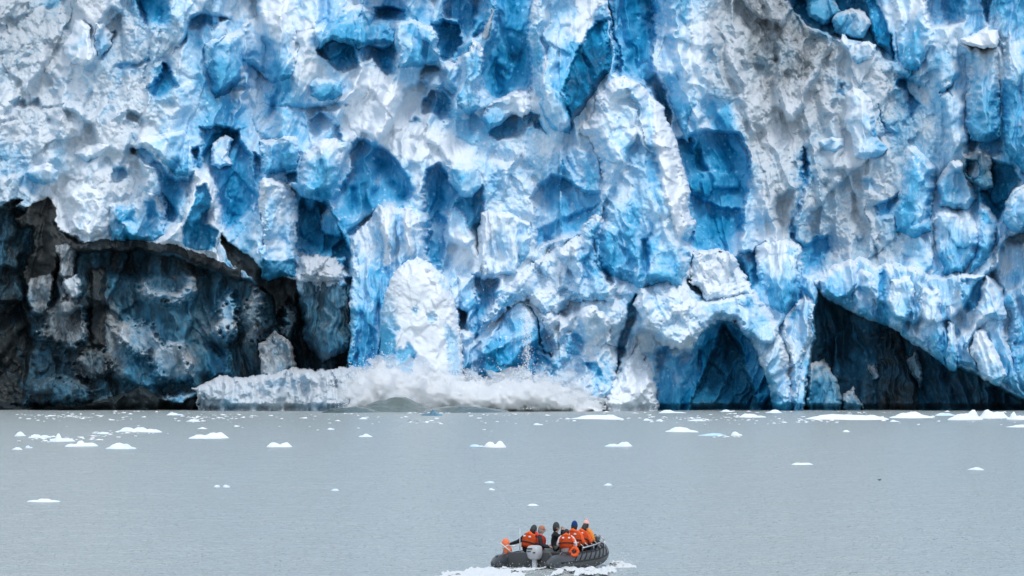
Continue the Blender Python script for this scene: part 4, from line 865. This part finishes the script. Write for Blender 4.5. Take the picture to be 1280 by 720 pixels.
# ------------------------------------------------------------------ people
def person(label, seat, head_deg, lean, arms, mats, legs='sit', hat=None, hatm=None, vest=ORG, roll=0., long=False, sc=1.13, hair=None, turn=0.):
    """one continuous body; frame: x where the person faces, y to the left, z up, origin on the seat"""
    jm, tm, hm = mats
    RT = Matrix.Rotation(R(roll), 4, 'X') @ Matrix.Rotation(R(lean), 4, 'Y'); B0 = Vector((0, 0, .12))
    def T(p_): return B0 + (RT @ (Vector(p_) - B0))                  # the upper body leans about the hips
    J, E, RA, MA = [], [], [], []
    def add(p_, r, par, m):
        J.append(Vector(p_)); RA.append(r)
        if par is not None: E.append((par, len(J) - 1)); MA.append(m)
        return len(J) - 1
    pel = add((0, 0, .12), (.18, .15), None, 1); sp_ = add(T((.0, 0, .28)), (.185, .155), pel, 0); ch = add(T((.01, 0, .45)), (.205, .165), sp_, 0); up = add(T((.01, 0, .56)), (.12, .10), ch, 0)
    nk = add(T((.02, 0, .62)), (.065, .065), up, 0); hd0 = add(T((.035, 0, .67)), (.075, .085), nk, 2); hd1 = add(T((.04, 0, .75)), (.082, .098), hd0, 2); hd2 = add(T((.03, 0, .82)), (.055, .065), hd1, 2)
    fing = []
    for sd_, wr in ((1, arms[0]), (-1, arms[1])):
        sh = add(T((.0, .19 * sd_, .53)), (.095, .095), up, 0); S_ = J[sh]; W_ = Vector(wr); d = (W_ - S_); L_ = min(d.length, .535); W_ = S_ + d.normalized() * L_
        perp = Vector((-.25, .5 * sd_, -1)); perp -= perp.dot(d.normalized()) * d.normalized(); bend = math.sqrt(max(.0004, .272 ** 2 - (L_ / 2) ** 2)); EL = (S_ + W_) / 2 + perp.normalized() * bend
        el = add(EL, (.074, .074), sh, 0); wi = add(W_, (.046, .046), el, 0); fd = (W_ - EL).normalized(); pa = add(W_ + fd * .055, (.036, .024), wi, 3); pb = add(W_ + fd * .095, (.034, .02), pa, 3); fing.append((W_, fd, sd_))
        if legs == 'sit': kn, an = Vector((.44, .13 * sd_, .13)), Vector((.42, .13 * sd_, -.27))
        elif legs == 'knees': kn, an = Vector((.40, .13 * sd_, .24)), Vector((.52, .12 * sd_, -.16))
        else: kn, an = Vector((.38, .12 * sd_, .02)), Vector((.50, .13 * sd_, -.38))
        hp = add((.03, .10 * sd_, .10), (.10, .095), pel, 1); k_ = add(kn, (.072, .072), hp, 1); a_ = add(an, (.05, .05), k_, 1); add(an + Vector((.16, .015 * sd_, -.06)), (.045, .035), a_, 4)
    me = bpy.data.meshes.new('skel'); me.from_pydata([tuple(j) for j in J], E, []); ob = bpy.data.objects.new('skel', me); COL.objects.link(ob)
    ob.modifiers.new('s', 'SKIN'); ob.modifiers.new('u', 'SUBSURF').levels = 1
    for i, r in enumerate(RA): me.skin_vertices[0].data[i].radius = r
    me.skin_vertices[0].data[0].use_root = True
    dg = bpy.context.evaluated_depsgraph_get(); dg.update(); nm = bpy.data.meshes.new_from_object(ob.evaluated_get(dg)); bpy.data.objects.remove(ob)
    bm = bmesh.new(); bm.from_mesh(nm); bpy.data.meshes.remove(nm)
    for f in bm.faces:                                               # clothes and skin by the nearest limb
        c = f.calc_center_median(); best = 9
        for (a, e), m in zip(E, MA):
            A, D = J[a], J[e] - J[a]; t = max(0, min(1, (c - A).dot(D) / (D.dot(D) + 1e-9))); d = (c - A - D * t).length - .5 * max(RA[e])
            if d < best: best = d; f.material_index = m
    n0 = len(bm.faces)
    def paint(m):
        bm.faces.ensure_lookup_table()
        for f in bm.faces[paint.n:]: f.material_index = m
        paint.n = len(bm.faces)
    paint.n = n0
    for (W_, fd, sd_) in fing:                                       # five fingers, unequal and curled, thumb from the side of the palm
        a, e = ring_frame(fd)
        for k, (o_, L_) in enumerate(((-.030, .066), (-.010, .076), (.011, .072), (.030, .056))):
            b0 = W_ + fd * .088 + a * o_; sweep(bm, [b0, b0 + fd * L_ * .5 - e * .008, b0 + fd * L_ * .82 - e * .03, b0 + fd * L_ * .9 - e * .052], [.0095, .009, .0085, .006], 6)
        b0 = W_ + fd * .035 + a * (.032 * -sd_); sweep(bm, [b0, b0 + fd * .03 - a * .028 * sd_, b0 + fd * .06 - a * .03 * sd_ - e * .015], [.011, .010, .007], 6)
    HC_ = T((.04, 0, .75)); HR = RT.to_3x3() @ Matrix.Rotation(R(turn), 3, 'Z')
    paint(3)
    def hp_(x, y, zz): return HC_ + HR @ Vector((x, y, zz))
    sweep(bm, [hp_(.085, 0, .025), hp_(.105, 0, -.005), hp_(.112, 0, -.025), hp_(.088, 0, -.034)], [.010, .014, .017, .010], 8)
    for sd_ in (1, -1): blob(bm, hp_(.0, .085 * sd_, -.01), (.02, .012, .032), 1)
    blob(bm, hp_(.078, 0, -.062), (.014, .026, .007), 1); paint(2)
    for sd_ in (1, -1): blob(bm, hp_(.086, .034 * sd_, .018), (.009, .012, .008), 1)
    paint(4)
    o = obj_bm('person', bm, [jm, tm, SKIN, SKIN, BOOT]); PM = BMAT @ Matrix.Translation(seat) @ Matrix.Rotation(R(head_deg), 4, 'Z') @ Matrix.Scale(sc, 4)
    o.matrix_world = PM
    # life vest: padded shell round the torso with an open front, collar and tape
    if vest:
        bm = bmesh.new(); levels = [(.16 if not long else -.02, .215, .19), (.24, .23, .21), (.36, .245, .22), (.47, .25, .22), (.555, .21, .175), (.60, .12, .105)]; rings = []
        for zz, ry, rx_ in levels:
            rg = []
            for k in range(22):
                a = R(16) + (R(328) * k / 21); puff = 1 + .035 * math.sin(k * 2.2) + .02 * math.sin(zz * 60); rg.append(bm.verts.new(T((.005 + rx_ * puff * math.cos(a), ry * puff * math.sin(a), zz))))
            rings.append(rg)
        for r0, r1 in zip(rings, rings[1:]):
            for k in range(21): bm.faces.new((r0[k], r0[k + 1], r1[k + 1], r1[k]))
        bmesh.ops.solidify(bm, geom=bm.faces[:], thickness=-.035); v_ = obj_bm('life_vest', bm, vest, o)
        bm = bmesh.new()
        for zz in (.33,): sweep(bm, [T((.005 +   .236 * math.cos(a), .262 * math.sin(a), zz)) for a in np.linspace(R(20), R(340), 26)], .014, 6, True, 1.5)
        obj_bm('belt', bm, JK2, v_)
        bm = bmesh.new(); sweep(bm, [T((-.10, .13, .575)), T((-.125, 0, .63)), T((-.10, -.13, .575))], [.04, .06, .04], 10); sweep(bm, [T((-.10, .13, .575)), T((.02, .14, .59)), T((.12, .10, .54))], [.04, .045, .03], 8); sweep(bm, [T((-.10, -.13, .575)), T((.02, -.14, .59)), T((.12, -.10, .54))], [.04, .045, .03], 8); obj_bm('collar', bm, vest, v_)
        for sd_ in (1, -1): bm = bmesh.new(); rbox(bm, T((-.205, .10 * sd_, .50)), (.03, .07, .05), .006, (RT.to_3x3())); obj_bm('reflector', bm, REFL, v_)
    if hat:
        bm = bmesh.new(); k = bmesh.ops.create_uvsphere(bm, u_segments=18, v_segments=12, radius=1)
        bmesh.ops.delete(bm, geom=[v for v in bm.verts if v.co.z < -.25], context='VERTS')
        tall = .15 if hat == 'beanie' else .115
        for v in bm.verts: v.co = HC_ + HR @ Vector((-.012 + v.co.x * .106, v.co.y * .094, .035 + v.co.z * (tall if v.co.z > 0 else .09)))
        if hat == 'beanie': sweep(bm, [HC_ + HR @ Vector((-.012 + .106 * math.cos(a), .094 * math.sin(a), .02)) for a in np.linspace(0, 6.28318, 25)], .012, 8, False)
        if hat == 'cap':
            sweep(bm, [HC_ + HR @ Vector((.07, 0, .045)), HC_ + HR @ Vector((.15, 0, .03)), HC_ + HR @ Vector((.18, 0, .02))], [.075, .07, .03], 10, True, .12)
        if hat == 'pompom': blob(bm, HC_ + HR @ Vector((-.01, 0, .165)), .035)
        obj_bm({'beanie': 'knit_hat', 'cap': 'cap', 'pompom': 'knit_hat', 'hood': 'hood', 'hair': 'hair'}[hat], bm, hatm, o)
    hair = hair or HAIR
    if hair:
        bm = bmesh.new(); blob(bm, HC_ + HR @ Vector((-.035, 0, -.025)), (.085, .094, .11), 3); obj_bm('hair', bm, hair, o)
    return tag(o, label, 'person', 'people riding in the inflatable boat')
D, C_ = JK, JK2
# arms: (left wrist, right wrist) in the person's own frame
person('person at the stern in dark jacket, orange vest and grey hat, left arm stretched out', (.70, .36, .52), -12, 16, ((-.12, .62, .26), (.36, -.14, .34)), (D, TR2, SKIN), 'sit', 'beanie', HATG, ORG, roll=8)
person('person in long red orange vest and orange cap, seated beside the stern figure', (.95, .10, .50), -62, 10, ((.34, .12, .24), (.34, -.12, .22)), (JK2, TR, SKIN), 'down', 'cap', CAPM, RED, long=True, hair=HAIRG)
person('person in black jacket and dark pointed hat raising both hands to the face', (1.75, -.22, .55), -58, 2, ((.25, .08, .66), (.25, -.08, .66)), (D, TR, SKIN), 'sit', 'beanie', HATG, None)
person('smaller person in orange vest over pale pink sleeves, dark hair uncovered', (.92, -1.02, .54), 20, 10, ((.30, .16, .26), (.18, -.26, .14)), (PALE, PALE, SKIN), 'knees', None, None, ORG, sc=1.03, hair=HAIR)
person('broad person in bright orange vest and royal blue cap, back to the viewer', (2.25, -.72, .56), 6, 8, ((.34, .16, .28), (.30, -.2, .24)), (ORG, TR2, SKIN), 'sit', 'beanie', HATB, ORG, sc=1.17)
person('person with dark hair leaning forward in an orange vest near the bow', (2.85, -.72, .60), -8, 24, ((.46, .14, .30), (.44, -.16, .30)), (ORG, TR2, SKIN), 'sit', 'hair', HAIR, ORG, sc=1.08)
person('person in pale pink hat and yellow orange vest, foremost in the boat', (3.4, -.66, .62), -12, 6, ((.34, .14, .28), (.32, -.18, .24)), (YEL, TR2, SKIN), 'sit', 'pompom', HATP, YEL)
# straps of the black-jacketed passenger's vest lie under the arms
# ------------------------------------------------------------------ wake
WAKEM = mat('wake_water', (.66, .69, .70), .5, .4)
def foam_patch(name, poly_px, label, amp, seed):
    xs_ = np.arange(min(p_[0] for p_ in poly_px) - 6, max(p_[0] for p_ in poly_px) + 6, .9); P = np.array(poly_px, float)
    ys_ = np.linspace(P[:, 1].min() - 3, P[:, 1].max() + 3, 150); a, e = np.meshgrid(xs_, ys_); a = a.astype(np.float32); e = e.astype(np.float32)
    n_ = fbm(a / 9, e / 2.2, 4, seed); sd_ = sdist([(x, y * 3) for x, y in poly_px], a + n_ * 12, e * 3 + n_ * 9)
    Y_ = Yof(e); X_ = (a - CX) / F * Y_; t = np.clip(sd_ / 12, 0, 1)
    n2_ = fbm(X_ / .5, Y_ / 2.2, 4, seed + 31); sd_ = sd_ + n2_ * 6; t = np.clip(sd_ / 7, 0, 1)
    zz = amp * (t ** .8) * (.25 + .35 * chunks(X_ / .42, Y_ / 1.0, seed) + .28 * chunks(X_ / .16, Y_ / .3, seed + 9)) - .02
    hole = fbm(X_ / .9, Y_ / 2.6, 3, seed + 4) > (-.42 + .36 * (1 - t)); kp = (sd_ > 0) & hole
    k = np.arange(a.size).reshape(a.shape); q = np.stack([k[:-1, :-1], k[1:, :-1], k[1:, 1:], k[:-1, 1:]], -1)[kp[:-1, :-1] & kp[1:, 1:] & kp[1:, :-1] & kp[:-1, 1:]]
    V = np.stack([X_, Y_, zz], -1).reshape(-1, 3); u, inv = np.unique(q, return_inverse=True); o = obj_np(name, V[u], inv.reshape(-1, 4)[:, ::-1], WAKEM)
    return tag(o, label, 'wake', kind='stuff')
foam_patch('wake_foam', [(536, 722), (570, 715.5), (606, 711), (640, 709.5), (700, 709.5), (735, 710.5), (765, 710), (786, 714), (760, 717.5), (690, 719), (640, 723), (560, 730)], 'white wake foam churned up behind the boat', .24, 900)
foam_patch('bow_wave', [(752, 708), (766, 702), (776, 703), (786, 706.5), (790, 709), (770, 711), (755, 711)], 'white water thrown aside by the bow', .24, 940)
ws = Soup(); n_ = 500; wx_ = rng.random(n_) * 170 + 615; wy_ = 711 + rng.random(n_) * 9; Yw = Yof(wy_); ws.add(np.stack([(wx_ - CX) / F * Yw, Yw, .05 + .28 * rng.random(n_) ** 2], -1), .004 + .010 * rng.random(n_))
n_ = 160; wx_ = rng.random(n_) * 30 + 762; wy_ = 704 + rng.random(n_) * 6; Yw = Yof(wy_); ws.add(np.stack([(wx_ - CX) / F * Yw, Yw, .05 + .35 * rng.random(n_) ** 2], -1), .004 + .010 * rng.random(n_))
Vw, Tw = ws.mesh(); tag(obj_np('wake_spray', Vw, Tw, DROP, None, None, False), 'fine spray over the boat wake', 'spray', kind='stuff')
